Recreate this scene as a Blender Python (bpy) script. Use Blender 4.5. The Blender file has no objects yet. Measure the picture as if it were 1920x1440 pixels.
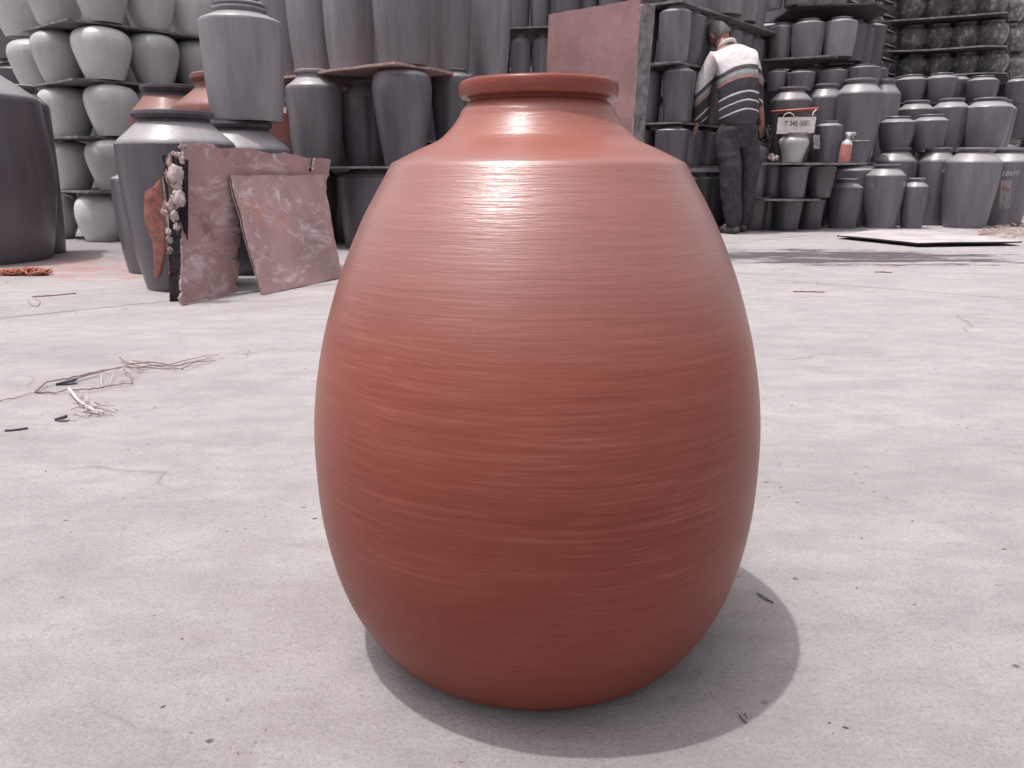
import bpy, bmesh, math, random
from mathutils import Vector, Matrix, noise
random.seed(7)
PI = math.pi
scn = bpy.context.scene
C = scn.collection

# ------------------------------------------------------------------ camera, light, exposure
CAM_H = 0.52
PITCH = math.atan(398 / 1443.0)
cam_d = bpy.data.cameras.new('camera'); cam = bpy.data.objects.new('camera', cam_d); C.objects.link(cam)
cam.location = (0, 0, CAM_H); cam.rotation_euler = (PI / 2 - PITCH, 0, 0)
cam_d.sensor_width = 36; cam_d.lens = 36 * 1443 / 1920.0
cam_d.clip_start = 0.02; cam_d.clip_end = 2000
scn.camera = cam
SUN_EL = math.radians(75.6)
SUN_AZ = math.radians(-102)      # measured from +Y towards +X : the sun stands high on the left
sd = Vector((math.sin(SUN_AZ) * math.cos(SUN_EL), math.cos(SUN_AZ) * math.cos(SUN_EL), math.sin(SUN_EL)))
w = bpy.data.worlds.new('World'); scn.world = w; w.use_nodes = True
wn = w.node_tree.nodes; wl = w.node_tree.links
bg = wn['Background']
sky = wn.new('ShaderNodeTexSky'); sky.sky_type = 'NISHITA'; sky.sun_disc = False
sky.sun_elevation = SUN_EL; sky.sun_rotation = SUN_AZ; sky.air_density = 1.0; sky.dust_density = 6.0; sky.ozone_density = 1.0
hsv = wn.new('ShaderNodeHueSaturation'); hsv.inputs['Saturation'].default_value = 0.22
wl.new(sky.outputs[0], hsv.inputs['Color'])
tint = wn.new('ShaderNodeMix'); tint.data_type = 'RGBA'; tint.blend_type = 'MULTIPLY'; tint.inputs[0].default_value = 1
tint.inputs[7].default_value = (1.0, 0.965, 0.985, 1)
wl.new(hsv.outputs[0], tint.inputs[6]); wl.new(tint.outputs[2], bg.inputs[0])
bg.inputs[1].default_value = 0.15
sl = bpy.data.lights.new('sun', 'SUN'); sl.energy = 2.0; sl.angle = math.radians(0.9); sl.color = (1.0, 0.955, 0.93)
so = bpy.data.objects.new('sun', sl); C.objects.link(so); so.rotation_euler = sd.to_track_quat('Z', 'Y').to_euler()
scn.view_settings.view_transform = 'Standard'; scn.view_settings.look = 'None'
scn.view_settings.gamma = 1; scn.view_settings.use_curve_mapping = False
scn.view_settings.exposure = 0.34

# ------------------------------------------------------------------ measuring helpers (photo measurements -> metres)
F = 1443.0; cp, sp = math.cos(PITCH), math.sin(PITCH)
def at(px, py, Y):
    a = (px - 960) / F; b = (720 - py) / F
    dy = cp + b * sp; dz = -sp + b * cp; t = Y / dy
    return Vector((a * t, Y, CAM_H + dz * t))
def gnd(px, py, z=0.0):
    a = (px - 960) / F; b = (720 - py) / F
    dy = cp + b * sp; dz = -sp + b * cp; t = (z - CAM_H) / dz
    return Vector((a * t, dy * t, z))
def zat(py, Y): return at(960, py, Y).z
def depth(Y, z): return Y * cp - (z - CAM_H) * sp
def xat(px, Y, z): return (px - 960) / F * depth(Y, z)

# ------------------------------------------------------------------ object helpers
def tag(o, label=None, cat=None, group=None, kind=None):
    if label: o['label'] = label
    if cat: o['category'] = cat
    if group: o['group'] = group
    if kind: o['kind'] = kind
    return o
def empty(name, loc=(0, 0, 0), rz=0):
    o = bpy.data.objects.new(name, None); o.empty_display_size = 0.05; C.objects.link(o)
    o.location = loc; o.rotation_euler = (0, 0, rz); return o
def obj(name, me, mat=None, parent=None):
    o = bpy.data.objects.new(name, me); C.objects.link(o)
    if mat is not None and not me.materials: me.materials.append(mat)
    if parent: o.parent = parent
    return o
def bm_mesh(name, bm, smooth=True, mat=None):
    me = bpy.data.meshes.new(name); bmesh.ops.recalc_face_normals(bm, faces=bm.faces); bm.to_mesh(me); bm.free()
    if smooth:
        for p in me.polygons: p.use_smooth = True
    if mat: me.materials.append(mat)
    return me
def sharp(me, deg=38):
    try: me.set_sharp_from_angle(angle=math.radians(deg))
    except Exception: pass
    return me
def lathe(name, prof, seg=40, mat=None, smooth=True, wob=0.0, seed=0, ang=38):
    bm = bmesh.new(); rings = []
    for r, z in prof:
        if r < 1e-4: rings.append([bm.verts.new((0, 0, z))])
        else:
            ring = []
            for i in range(seg):
                a = 2 * PI * i / seg
                k = 1 + wob * noise.noise(Vector((math.cos(a) * .8, math.sin(a) * .8, z * 2 + seed)))
                ring.append(bm.verts.new((r * k * math.cos(a), r * k * math.sin(a), z)))
            rings.append(ring)
    for A, B in zip(rings[:-1], rings[1:]):
        for i in range(seg):
            j = (i + 1) % seg
            if len(A) == 1 and len(B) == 1: continue
            if len(A) == 1: bm.faces.new((A[0], B[j], B[i]))
            elif len(B) == 1: bm.faces.new((A[i], A[j], B[0]))
            else: bm.faces.new((A[i], A[j], B[j], B[i]))
    return sharp(bm_mesh(name, bm, smooth, mat), ang)
def spline(pts, n):
    """Catmull-Rom through (r,z) points"""
    out = []
    P = [pts[0]] + list(pts) + [pts[-1]]
    for i in range(1, len(P) - 2):
        for k in range(n):
            t = k / n; q = []
            for c in range(2):
                a, b, c_, d = P[i - 1][c], P[i][c], P[i + 1][c], P[i + 2][c]
                q.append(0.5 * (2 * b + (c_ - a) * t + (2 * a - 5 * b + 4 * c_ - d) * t * t + (-a + 3 * b - 3 * c_ + d) * t ** 3))
            out.append(tuple(q))
    out.append(tuple(pts[-1])); return out
def tube(bm, pts, rad, seg=6):
    rings = []
    n = len(pts)
    for i, p in enumerate(pts):
        p = Vector(p); d = (Vector(pts[min(i + 1, n - 1)]) - Vector(pts[max(i - 1, 0)])).normalized()
        u = d.cross(Vector((0, 0, 1)));
        if u.length < 1e-3: u = Vector((1, 0, 0))
        u.normalize(); v = d.cross(u)
        r = rad[i] if isinstance(rad, (list, tuple)) else rad
        rings.append([bm.verts.new(p + r * (math.cos(2 * PI * k / seg) * u + math.sin(2 * PI * k / seg) * v)) for k in range(seg)])
    for A, B in zip(rings[:-1], rings[1:]):
        for k in range(seg): bm.faces.new((A[k], A[(k + 1) % seg], B[(k + 1) % seg], B[k]))
    bm.faces.new(rings[0]); bm.faces.new(rings[-1][::-1])

# ------------------------------------------------------------------ materials
def mat_new(name):
    m = bpy.data.materials.new(name); m.use_nodes = True
    nt = m.node_tree; b = nt.nodes['Principled BSDF']; return m, nt, b
def N(nt, t, **k):
    n = nt.nodes.new(t)
    for a, v in k.items(): setattr(n, a, v)
    return n
def tex(nt, vec, scale, detail=4, rough=0.55, dist=0.0):
    n = N(nt, 'ShaderNodeTexNoise'); n.inputs['Scale'].default_value = scale; n.inputs['Detail'].default_value = detail
    n.inputs['Roughness'].default_value = rough; n.inputs['Distortion'].default_value = dist
    if vec is not None: nt.links.new(vec, n.inputs['Vector'])
    return n.outputs[0]
def ramp(nt, fac, stops, interp='LINEAR'):
    r = N(nt, 'ShaderNodeValToRGB'); r.color_ramp.interpolation = interp
    e = r.color_ramp.elements
    while len(e) > 1: e.remove(e[-1])
    e[0].position = stops[0][0]; c = stops[0][1]; e[0].color = (c if hasattr(c, '__len__') else (c, c, c)) + ((1,) if not hasattr(c, '__len__') or len(c) == 3 else ())
    for p, c in stops[1:]:
        q = e.new(p); q.color = (tuple(c) if hasattr(c, '__len__') else (c, c, c)) + (1,)
    nt.links.new(fac, r.inputs[0]); return r.outputs[0]
def mix(nt, fac, a, b, blend='MIX'):
    n = N(nt, 'ShaderNodeMix', data_type='RGBA', blend_type=blend)
    for s, v in ((0, fac), (6, a), (7, b)):
        if hasattr(v, 'node') or isinstance(v, bpy.types.NodeSocket): nt.links.new(v, n.inputs[s])
        else: n.inputs[s].default_value = v if s == 0 else (tuple(v) + (1,) if len(v) == 3 else v)
    return n.outputs[2]
def math_(nt, op, a, b=None, c=None):
    n = N(nt, 'ShaderNodeMath', operation=op)
    for i, v in enumerate((a, b, c)):
        if v is None: continue
        if isinstance(v, bpy.types.NodeSocket): nt.links.new(v, n.inputs[i])
        else: n.inputs[i].default_value = v
    return n.outputs[0]
def mapping(nt, vec, scale=(1, 1, 1), rot=(0, 0, 0), loc=(0, 0, 0)):
    n = N(nt, 'ShaderNodeMapping'); nt.links.new(vec, n.inputs[0])
    n.inputs['Scale'].default_value = scale; n.inputs['Rotation'].default_value = rot; n.inputs['Location'].default_value = loc
    return n.outputs[0]
def bump(nt, b, h, strength=0.3, dist=0.01, prev=None):
    n = N(nt, 'ShaderNodeBump'); n.inputs['Strength'].default_value = strength; n.inputs['Distance'].default_value = dist
    nt.links.new(h, n.inputs['Height'])
    if prev is not None: nt.links.new(prev, n.inputs['Normal'])
    nt.links.new(n.outputs[0], b.inputs['Normal']); return n.outputs[0]
def objvec(nt, rnd=True):
    tc = N(nt, 'ShaderNodeTexCoord'); v = tc.outputs['Object']
    if rnd:
        oi = N(nt, 'ShaderNodeObjectInfo'); a = N(nt, 'ShaderNodeVectorMath', operation='ADD')
        s = N(nt, 'ShaderNodeVectorMath', operation='SCALE'); s.inputs['Scale'].default_value = 37.0
        cmb = N(nt, 'ShaderNodeCombineXYZ'); nt.links.new(oi.outputs['Random'], cmb.inputs[0]); nt.links.new(oi.outputs['Random'], cmb.inputs[1]); nt.links.new(oi.outputs['Random'], cmb.inputs[2])
        nt.links.new(cmb.outputs[0], s.inputs[0]); nt.links.new(v, a.inputs[0]); nt.links.new(s.outputs[0], a.inputs[1])
        return v, a.outputs[0], oi.outputs['Random']
    return v, v, None

def glaze(name, lo, hi, rough=(0.28, 0.5), spots=0.12, drip=True, dust_glare=(0.36, 0.34, 0.35), glare_amt=0.8, spec=0.5):
    m, nt, b = mat_new(name)
    v, vr, rnd = objvec(nt)
    big = tex(nt, mapping(nt, vr, (1.3, 1.3, 0.7)), 1.6, 3)
    streak = tex(nt, mapping(nt, vr, (6, 6, 0.8)), 2.0, 4, 0.6)
    fac = math_(nt, 'ADD', math_(nt, 'MULTIPLY', big, 0.65), math_(nt, 'MULTIPLY', streak, 0.35))
    col = ramp(nt, fac, [(0.32, lo), (0.68, hi)])
    # per-jar brightness
    k = math_(nt, 'ADD', 0.72, math_(nt, 'MULTIPLY', rnd, 0.52))
    g = N(nt, 'ShaderNodeCombineXYZ')
    for i in range(3): nt.links.new(k, g.inputs[i])
    col = mix(nt, 1.0, col, g.outputs[0], 'MULTIPLY')
    # chalky dust blots
    bl = ramp(nt, tex(nt, vr, 5.0, 6, 0.7), [(0.60, 0.0), (0.74, 1.0)])
    fine = ramp(nt, tex(nt, vr, 40.0, 3, 0.6), [(0.45, 0.0), (0.65, 1.0)])
    col = mix(nt, math_(nt, 'MULTIPLY', math_(nt, 'MULTIPLY', bl, fine), spots), col, dust_glare)
    # pale up-facing shoulders: sky and sun glare painted into the colour
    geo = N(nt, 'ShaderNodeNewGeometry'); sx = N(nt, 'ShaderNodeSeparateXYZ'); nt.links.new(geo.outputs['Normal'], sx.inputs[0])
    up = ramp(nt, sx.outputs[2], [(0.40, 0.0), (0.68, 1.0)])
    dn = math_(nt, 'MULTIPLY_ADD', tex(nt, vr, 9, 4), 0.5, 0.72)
    col = mix(nt, math_(nt, 'MULTIPLY', math_(nt, 'MULTIPLY', up, dn), glare_amt), col, dust_glare)
    nt.links.new(col, b.inputs['Base Color'])
    nt.links.new(math_(nt, 'MULTIPLY_ADD', streak, rough[1] - rough[0], rough[0]), b.inputs['Roughness'])
    b.inputs['Specular IOR Level'].default_value = spec
    b.inputs['Coat Weight'].default_value = 0.28; b.inputs['Coat Roughness'].default_value = 0.25
    h = tex(nt, mapping(nt, vr, (2, 2, 14)), 2.5, 4, 0.6)
    bump(nt, b, h, 0.12, 0.02, None)
    return m
M = {}
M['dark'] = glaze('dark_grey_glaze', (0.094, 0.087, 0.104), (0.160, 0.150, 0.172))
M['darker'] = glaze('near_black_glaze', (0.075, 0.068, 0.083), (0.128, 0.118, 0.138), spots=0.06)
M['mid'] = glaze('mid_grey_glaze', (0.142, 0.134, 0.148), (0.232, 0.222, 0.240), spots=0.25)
M['white'] = glaze('pale_grey_glaze', (0.46, 0.462, 0.452), (0.58, 0.578, 0.568), rough=(0.25, 0.42), spots=0.15, dust_glare=(.6, .57, .57), glare_amt=0.2)
M['red'] = glaze('red_clay_jar', (0.14, 0.05, 0.038), (0.21, 0.082, 0.066), rough=(0.5, 0.7), spots=0.3, dust_glare=(.36, .2, .18), glare_amt=0.15)
M['mottled'] = None

def mottled():
    m, nt, b = mat_new('mottled_wrapped_pot')
    v, vr, rnd = objvec(nt)
    n1 = tex(nt, mapping(nt, vr, (1, 1, 1)), 2.9, 9, 0.72, 0.0)
    col = ramp(nt, n1, [(0.36, (0.12, 0.112, 0.122)), (0.52, (0.21, 0.20, 0.21)), (0.63, (0.62, 0.60, 0.60))])  # palest blotches: reflections on the film, painted into the colour
    nt.links.new(col, b.inputs['Base Color']); b.inputs['Roughness'].default_value = 0.4
    b.inputs['Coat Weight'].default_value = 0.4; b.inputs['Coat Roughness'].default_value = 0.15
    bump(nt, b, tex(nt, vr, 14, 5, 0.7), 0.8, 0.05); return m
M['mottled'] = mottled()

def terracotta():
    m, nt, b = mat_new('brushed_terracotta')
    tc = N(nt, 'ShaderNodeTexCoord'); o = tc.outputs['Object']
    s = N(nt, 'ShaderNodeSeparateXYZ'); nt.links.new(o, s.inputs[0])
    flat = N(nt, 'ShaderNodeCombineXYZ'); nt.links.new(s.outputs[0], flat.inputs[0]); nt.links.new(s.outputs[1], flat.inputs[1])
    nrm = N(nt, 'ShaderNodeVectorMath', operation='NORMALIZE'); nt.links.new(flat.outputs[0], nrm.inputs[0])
    q = N(nt, 'ShaderNodeSeparateXYZ'); nt.links.new(nrm.outputs[0], q.inputs[0])
    # slightly wandering throwing lines
    wav = tex(nt, o, 3.0, 2)
    zz = math_(nt, 'ADD', s.outputs[2], math_(nt, 'MULTIPLY', wav, 0.014))
    def ringvec(k, kz, ofs=0.0):
        c = N(nt, 'ShaderNodeCombineXYZ')
        nt.links.new(math_(nt, 'MULTIPLY', q.outputs[0], k), c.inputs[0]); nt.links.new(math_(nt, 'MULTIPLY', q.outputs[1], k), c.inputs[1])
        nt.links.new(math_(nt, 'MULTIPLY_ADD', zz, kz, ofs), c.inputs[2]); return c.outputs[0]
    st1 = tex(nt, ringvec(1.7, 210), 1.0, 6, 0.68)       # brush streaks
    st2 = tex(nt, ringvec(4.0, 420, 9), 1.0, 4, 0.6)    # fine lines
    st3 = tex(nt, ringvec(0.6, 14, 4), 1.0, 3, 0.5)     # broad bands
    col = ramp(nt, st1, [(0.20, (0.175, 0.037, 0.022)), (0.50, (0.208, 0.046, 0.028)), (0.80, (0.245, 0.066, 0.044))])
    col = mix(nt, math_(nt, 'MULTIPLY', ramp(nt, st3, [(0.35, 0.0), (0.7, 1.0)]), 0.25), col, (0.170, 0.034, 0.018))
    # broken brush marks: only where the brush was dry, mostly round the middle
    patch = ramp(nt, tex(nt, o, 5.0, 4, 0.6), [(0.42, 0.0), (0.62, 1.0)])
    zone = ramp(nt, s.outputs[2], [(0.06, 0.0), (0.20, 1.0), (0.44, 1.0), (0.54, 0.25)])
    thin = ramp(nt, st2, [(0.54, 0.0), (0.66, 1.0)]); long_ = ramp(nt, st1, [(0.55, 0.0), (0.70, 1.0)]); dk = ramp(nt, st1, [(0.30, 1.0), (0.42, 0.0)])
    am = math_(nt, 'MULTIPLY', patch, zone)
    col = mix(nt, math_(nt, 'MULTIPLY', math_(nt, 'MULTIPLY', am, math_(nt, 'MAXIMUM', thin, long_)), 0.36), col, (0.37, 0.145, 0.112))
    col = mix(nt, math_(nt, 'MULTIPLY', math_(nt, 'MULTIPLY', am, dk), 0.38), col, (0.125, 0.026, 0.015))
    blot = ramp(nt, tex(nt, o, 9.0, 7, 0.75), [(0.46, 0.0), (0.72, 1.0)])
    col = mix(nt, math_(nt, 'MULTIPLY', blot, 0.28), col, (0.27, 0.085, 0.062))
    wide_ = ramp(nt, tex(nt, mapping(nt, o, (1, 1, 1.6)), 3.2, 6, 0.7, 0.5), [(0.38, 0.0), (0.62, 1.0)])
    col = mix(nt, math_(nt, 'MULTIPLY', wide_, 0.30), col, (0.165, 0.034, 0.022))
    pock = ramp(nt, tex(nt, o, 130.0, 3, 0.6), [(0.66, 0.0), (0.72, 1.0)])
    col = mix(nt, math_(nt, 'MULTIPLY', pock, 0.35), col, (0.12, 0.03, 0.018))
    # upper body paler and pinker: light from above mixed into the colour
    hi = ramp(nt, math_(nt, 'ADD', s.outputs[2], math_(nt, 'MULTIPLY', math_(nt, 'SUBTRACT', st1, .5), .25)), [(0.22, 0.0), (0.54, 1.0)])
    hic = math_(nt, 'MULTIPLY', hi, ramp(nt, s.outputs[2], [(0.583, 1.0), (0.590, 0.0)]))
    col = mix(nt, math_(nt, 'MULTIPLY', hic, 0.40), col, (0.43, 0.185, 0.145))
    gl = ramp(nt, s.outputs[2], [(0.36, 0.0), (0.45, 1.0), (0.528, 1.0), (0.535, 0.34), (0.575, 0.30), (0.60, 0.12)])
    nt.links.new(col, b.inputs['Base Color'])
    nt.links.new(math_(nt, 'MULTIPLY_ADD', st1, 0.18, 0.30), b.inputs['Roughness'])
    nt.links.new(math_(nt, 'MULTIPLY_ADD', gl, 0.2, 0.12), b.inputs['Specular IOR Level'])
    b.inputs['Anisotropic'].default_value = 0.75; b.inputs['Anisotropic Rotation'].default_value = 0.25
    tg = N(nt, 'ShaderNodeTangent', direction_type='RADIAL', axis='Z'); nt.links.new(tg.outputs[0], b.inputs['Tangent'])
    nt.links.new(math_(nt, 'MULTIPLY_ADD', gl, 0.80, 0.14), b.inputs['Coat Weight']); b.inputs['Coat Roughness'].default_value = 0.29; b.inputs['Coat IOR'].default_value = 1.95
    h = math_(nt, 'ADD', math_(nt, 'MULTIPLY', st1, 0.7), math_(nt, 'MULTIPLY', st2, 0.5))
    h = math_(nt, 'ADD', h, math_(nt, 'MULTIPLY', tex(nt, o, 55, 5, .7), .5))
    bump(nt, b, h, 0.13, 0.004)
    cb = N(nt, 'ShaderNodeBump'); cb.inputs['Strength'].default_value = 0.26; cb.inputs['Distance'].default_value = 0.004
    nt.links.new(math_(nt, 'ADD', math_(nt, 'MULTIPLY', st2, 0.6), math_(nt, 'MULTIPLY', st1, 0.5)), cb.inputs['Height']); nt.links.new(cb.outputs[0], b.inputs['Coat Normal'])
    return m
M['terracotta'] = terracotta()

def concrete():
    m, nt, b = mat_new('worn_concrete')
    geo = N(nt, 'ShaderNodeNewGeometry'); P = geo.outputs['Position']
    s = N(nt, 'ShaderNodeSeparateXYZ'); nt.links.new(P, s.inputs[0])
    d = mapping(nt, P, (1.0, 2.6, 1), (0, 0, math.radians(-25)))
    big = tex(nt, d, 1.3, 9, 0.72, 0.4)
    mid = tex(nt, mapping(nt, P, (1, 2.0, 1), (0, 0, math.radians(-20))), 7, 6, 0.65, 0.3)
    fine = tex(nt, P, 190, 8, 0.85); grit = tex(nt, P, 420, 2, 0.5)
    col = ramp(nt, big, [(0.30, (0.318, 0.293, 0.293)), (0.47, (0.395, 0.369, 0.368)), (0.68, (0.462, 0.435, 0.433))])
    col = mix(nt, math_(nt, 'MULTIPLY', ramp(nt, mid, [(0.42, 0.0), (0.62, 1.0)]), 0.5), col, (0.305, 0.278, 0.280))
    col = mix(nt, math_(nt, 'MULTIPLY', ramp(nt, fine, [(0.50, 0.0), (0.66, 1.0)]), 0.6), col, (0.20, 0.18, 0.183))
    col = mix(nt, math_(nt, 'MULTIPLY', ramp(nt, tex(nt, P, 260, 4, 0.8), [(0.56, 0.0), (0.64, 1.0)]), 0.55), col, (0.17, 0.15, 0.155))
    col = mix(nt, math_(nt, 'MULTIPLY', ramp(nt, tex(nt, mapping(nt, P, loc=(3, 7, 1)), 210, 4, 0.8), [(0.57, 0.0), (0.66, 1.0)]), 0.5), col, (0.52, 0.49, 0.487))
    col = mix(nt, math_(nt, 'MULTIPLY', ramp(nt, tex(nt, mapping(nt, P, loc=(8, 2, 5)), 38, 9, 0.82), [(0.54, 0.0), (0.64, 1.0)]), 0.45), col, (0.235, 0.212, 0.214))
    # sparse dark pits
    vo = N(nt, 'ShaderNodeTexVoronoi'); vo.inputs['Scale'].default_value = 26; nt.links.new(mapping(nt, P, (1, 1.3, 1)), vo.inputs['Vector'])
    pit = math_(nt, 'MULTIPLY', ramp(nt, vo.outputs['Distance'], [(0.05, 1.0), (0.12, 0.0)]), ramp(nt, tex(nt, P, 6, 2), [(0.55, 0.0), (0.62, 1.0)]))
    col = mix(nt, math_(nt, 'MULTIPLY', pit, 0.75), col, (0.09, 0.075, 0.08))
    # hairline cracks
    wv = N(nt, 'ShaderNodeTexVoronoi', feature='DISTANCE_TO_EDGE'); wv.inputs['Scale'].default_value = 1.1
    dd = N(nt, 'ShaderNodeVectorMath', operation='ADD'); nv = N(nt, 'ShaderNodeTexNoise'); nv.inputs['Scale'].default_value = 3.0; nv.inputs['Detail'].default_value = 6
    nt.links.new(P, nv.inputs['Vector']); nt.links.new(P, dd.inputs[0]); sc = N(nt, 'ShaderNodeVectorMath', operation='SCALE'); sc.inputs['Scale'].default_value = 0.5
    nt.links.new(nv.outputs['Color'], sc.inputs[0]); nt.links.new(sc.outputs[0], dd.inputs[1]); nt.links.new(dd.outputs[0], wv.inputs['Vector'])
    crack = math_(nt, 'MULTIPLY', ramp(nt, wv.outputs['Distance'], [(0.0, 1.0), (0.009, 0.0)]), ramp(nt, tex(nt, P, 1.7, 2), [(0.48, 0.0), (0.6, 1.0)]))
    col = mix(nt, math_(nt, 'MULTIPLY', crack, 0.6), col, (0.2, 0.165, 0.165))
    # wet dark glaze spill in front of the right-hand jars
    def ell(cx, cy, a, bb, nz, soft=0.25):
        ex = math_(nt, 'POWER', math_(nt, 'ABSOLUTE', math_(nt, 'DIVIDE', math_(nt, 'SUBTRACT', s.outputs[0], cx), a)), 2)
        ey = math_(nt, 'POWER', math_(nt, 'ABSOLUTE', math_(nt, 'DIVIDE', math_(nt, 'SUBTRACT', s.outputs[1], cy), bb)), 2)
        e = math_(nt, 'SUBTRACT', 1.0, math_(nt, 'ADD', ex, ey))
        return ramp(nt, math_(nt, 'ADD', e, nz), [(0.0, 0.0), (soft, 1.0)])
    sn = math_(nt, 'MULTIPLY', math_(nt, 'SUBTRACT', tex(nt, mapping(nt, P, (0.55, 2.6, 1)), 3.4, 8, 0.78), 0.515), 10.0)
    c1 = gnd(1590, 482)
    spill = ell(c1.x - .05, c1.y + .02, 1.05, 0.46, sn, 0.12)
    col = mix(nt, math_(nt, 'MULTIPLY', math_(nt, 'MULTIPLY', spill, math_(nt, 'MULTIPLY_ADD', fine, 0.6, 0.62)), 0.97), col, (0.070, 0.064, 0.075))
    c2 = gnd(1880, 488)
    # shade of the stacks painted on the left floor, then clay stains
    c3 = gnd(160, 478)
    sn2 = math_(nt, 'MULTIPLY', math_(nt, 'SUBTRACT', tex(nt, mapping(nt, P, (1, 1.6, 1)), 1.8, 5), 0.5), 1.6)
    stack_shade = ell(c3.x, c3.y + .9, 2.1, 1.75, sn2, 0.8)
    col = mix(nt, math_(nt, 'MULTIPLY', stack_shade, 0.62), col, (0.21, 0.19, 0.20))
    c4 = gnd(230, 500)
    clay = math_(nt, 'MULTIPLY', ell(c4.x, c4.y, 0.85, 0.7, sn2, 0.6), ramp(nt, tex(nt, mapping(nt, P, (1, 3, 1)), 4, 6, 0.7), [(0.45, 0.0), (0.58, 1.0)]))
    col = mix(nt, math_(nt, 'MULTIPLY', clay, 0.6), col, (0.42, 0.17, 0.145))
    c5 = gnd(1330, 1110)
    nt.links.new(col, b.inputs['Base Color'])
    r = math_(nt, 'SUBTRACT', 0.85, math_(nt, 'MULTIPLY', spill, 0.35)); nt.links.new(r, b.inputs['Roughness'])
    b.inputs['Specular IOR Level'].default_value = 0.3
    h1 = bump(nt, b, mid, 0.35, 0.03)
    hh = math_(nt, 'SUBTRACT', math_(nt, 'ADD', fine, math_(nt, 'MULTIPLY', grit, 0.6)), math_(nt, 'ADD', math_(nt, 'MULTIPLY', pit, 2.0), crack))
    bump(nt, b, hh, 0.9, 0.0026, h1)
    return m
M['concrete'] = concrete()

def simple(name, col, rough=0.6, nscale=20, var=0.25, bumpy=0.2, spec=0.4, metal=0.0, bd=0.005):
    m, nt, b = mat_new(name); v, vr, rnd = objvec(nt)
    n = tex(nt, vr, nscale, 5, 0.65)
    lo = tuple(c * (1 - var) for c in col); hi = tuple(min(1, c * (1 + var)) for c in col)
    nt.links.new(ramp(nt, n, [(0.35, lo), (0.65, hi)]), b.inputs['Base Color'])
    b.inputs['Roughness'].default_value = rough; b.inputs['Specular IOR Level'].default_value = spec; b.inputs['Metallic'].default_value = metal
    bump(nt, b, n, bumpy, bd); return m
def plywood(name, base, pale, rust, scr=0.5, sc=1.0, red=None):
    m, nt, b = mat_new(name); v, vr, rnd = objvec(nt)
    n1 = tex(nt, vr, 3.0 * sc, 6, 0.68, 0.4); n2 = tex(nt, mapping(nt, vr, (1, 1, 2.2), (0.5, 0, 0.3)), 3.2 * sc, 8, 0.78, 0.5); n3 = tex(nt, vr, 34 * sc, 4, 0.7)
    col = ramp(nt, n1, [(0.35, tuple(c * 0.82 for c in base)), (0.5, base), (0.66, tuple(c * 1.22 for c in base))])
    col = mix(nt, math_(nt, 'MULTIPLY', ramp(nt, n2, [(0.53, 0.0), (0.66, 1.0)]), scr * .75), col, pale)
    col = mix(nt, math_(nt, 'MULTIPLY', math_(nt, 'MULTIPLY', ramp(nt, tex(nt, vr, 6 * sc, 6, 0.75, 1.0), [(0.57, 0.0), (0.66, 1.0)]), ramp(nt, n3, [(0.4, 0.0), (0.6, 1.0)])), scr), col, pale)
    col = mix(nt, math_(nt, 'MULTIPLY', ramp(nt, tex(nt, mapping(nt, vr, (1, 1, 1), loc=(3, 5, 9)), 4 * sc, 6, 0.75), [(0.56, 0.0), (0.68, 1.0)]), 0.65), col, rust)
    col = mix(nt, math_(nt, 'MULTIPLY', ramp(nt, n3, [(0.58, 0.0), (0.7, 1.0)]), 0.35), col, tuple(c * 0.4 for c in base))
    nt.links.new(col, b.inputs['Base Color']); nt.links.new(math_(nt, 'MULTIPLY_ADD', n1, 0.4, 0.4), b.inputs['Roughness'])
    bump(nt, b, math_(nt, 'ADD', n3, n2), 0.35, 0.004); return m
M['ply'] = plywood('weathered_red_plywood', (0.34, 0.205, 0.20), (0.66, 0.56, 0.55), (0.15, 0.050, 0.035), 0.95)
M['ply2'] = plywood('scuffed_red_plywood', (0.36, 0.23, 0.225), (0.68, 0.60, 0.59), (0.46, 0.16, 0.12), 0.9, 1.3)
M['ply3'] = plywood('dull_red_board', (0.255, 0.140, 0.140), (0.34, 0.215, 0.21), (0.21, 0.095, 0.078), 0.7, 0.7)
M['plycore'] = simple('splintered_plywood_core', (0.30, 0.215, 0.20), 0.9, 60, 0.5, 0.6)
M['edge'] = simple('board_edge', (0.40, 0.27, 0.255), 0.85, 40, 0.4, 0.4)
M['greyboard'] = simple('grey_stained_board', (0.20, 0.185, 0.195), 0.75, 14, 0.45, 0.4)
M['darkboard'] = simple('dirty_dark_board', (0.075, 0.062, 0.070), 0.7, 18, 0.4, 0.4)
M['char'] = simple('rotten_black_wood', (0.035, 0.028, 0.034), 0.9, 50, 0.5, 0.8)
M['paleboard'] = simple('pale_bleached_board', (0.46, 0.42, 0.415), 0.85, 5, 0.2, 0.3)
M['foam'] = simple('crumbled_pale_plaster', (0.42, 0.34, 0.325), 0.95, 45, 0.3, 0.8)
M['clay'] = simple('dried_red_clay', (0.30, 0.125, 0.105), 0.85, 30, 0.35, 0.6)
M['orange'] = simple('orange_plastic_net', (0.40, 0.135, 0.095), 0.7, 60, 0.35, 0.6)
M['blackmetal'] = simple('black_rim_glaze', (0.05, 0.045, 0.053), 0.4, 10, 0.3, 0.1)
M['twig'] = simple('dry_twig_bark', (0.26, 0.175, 0.155), 0.9, 80, 0.4, 0.5)
M['twigpale'] = simple('bleached_stalk', (0.56, 0.50, 0.48), 0.9, 80, 0.2, 0.3)
M['darkchip'] = simple('dark_debris', (0.07, 0.063, 0.07), 0.8, 60, 0.4, 0.4)
M['straw'] = simple('straw_litter', (0.42, 0.30, 0.27), 0.9, 60, 0.35, 0.4)
M['skin'] = simple('tanned_skin', (0.36, 0.19, 0.15), 0.55, 30, 0.12, 0.1)
M['hair'] = simple('grey_hair', (0.13, 0.12, 0.122), 0.6, 120, 0.5, 0.8)
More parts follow.
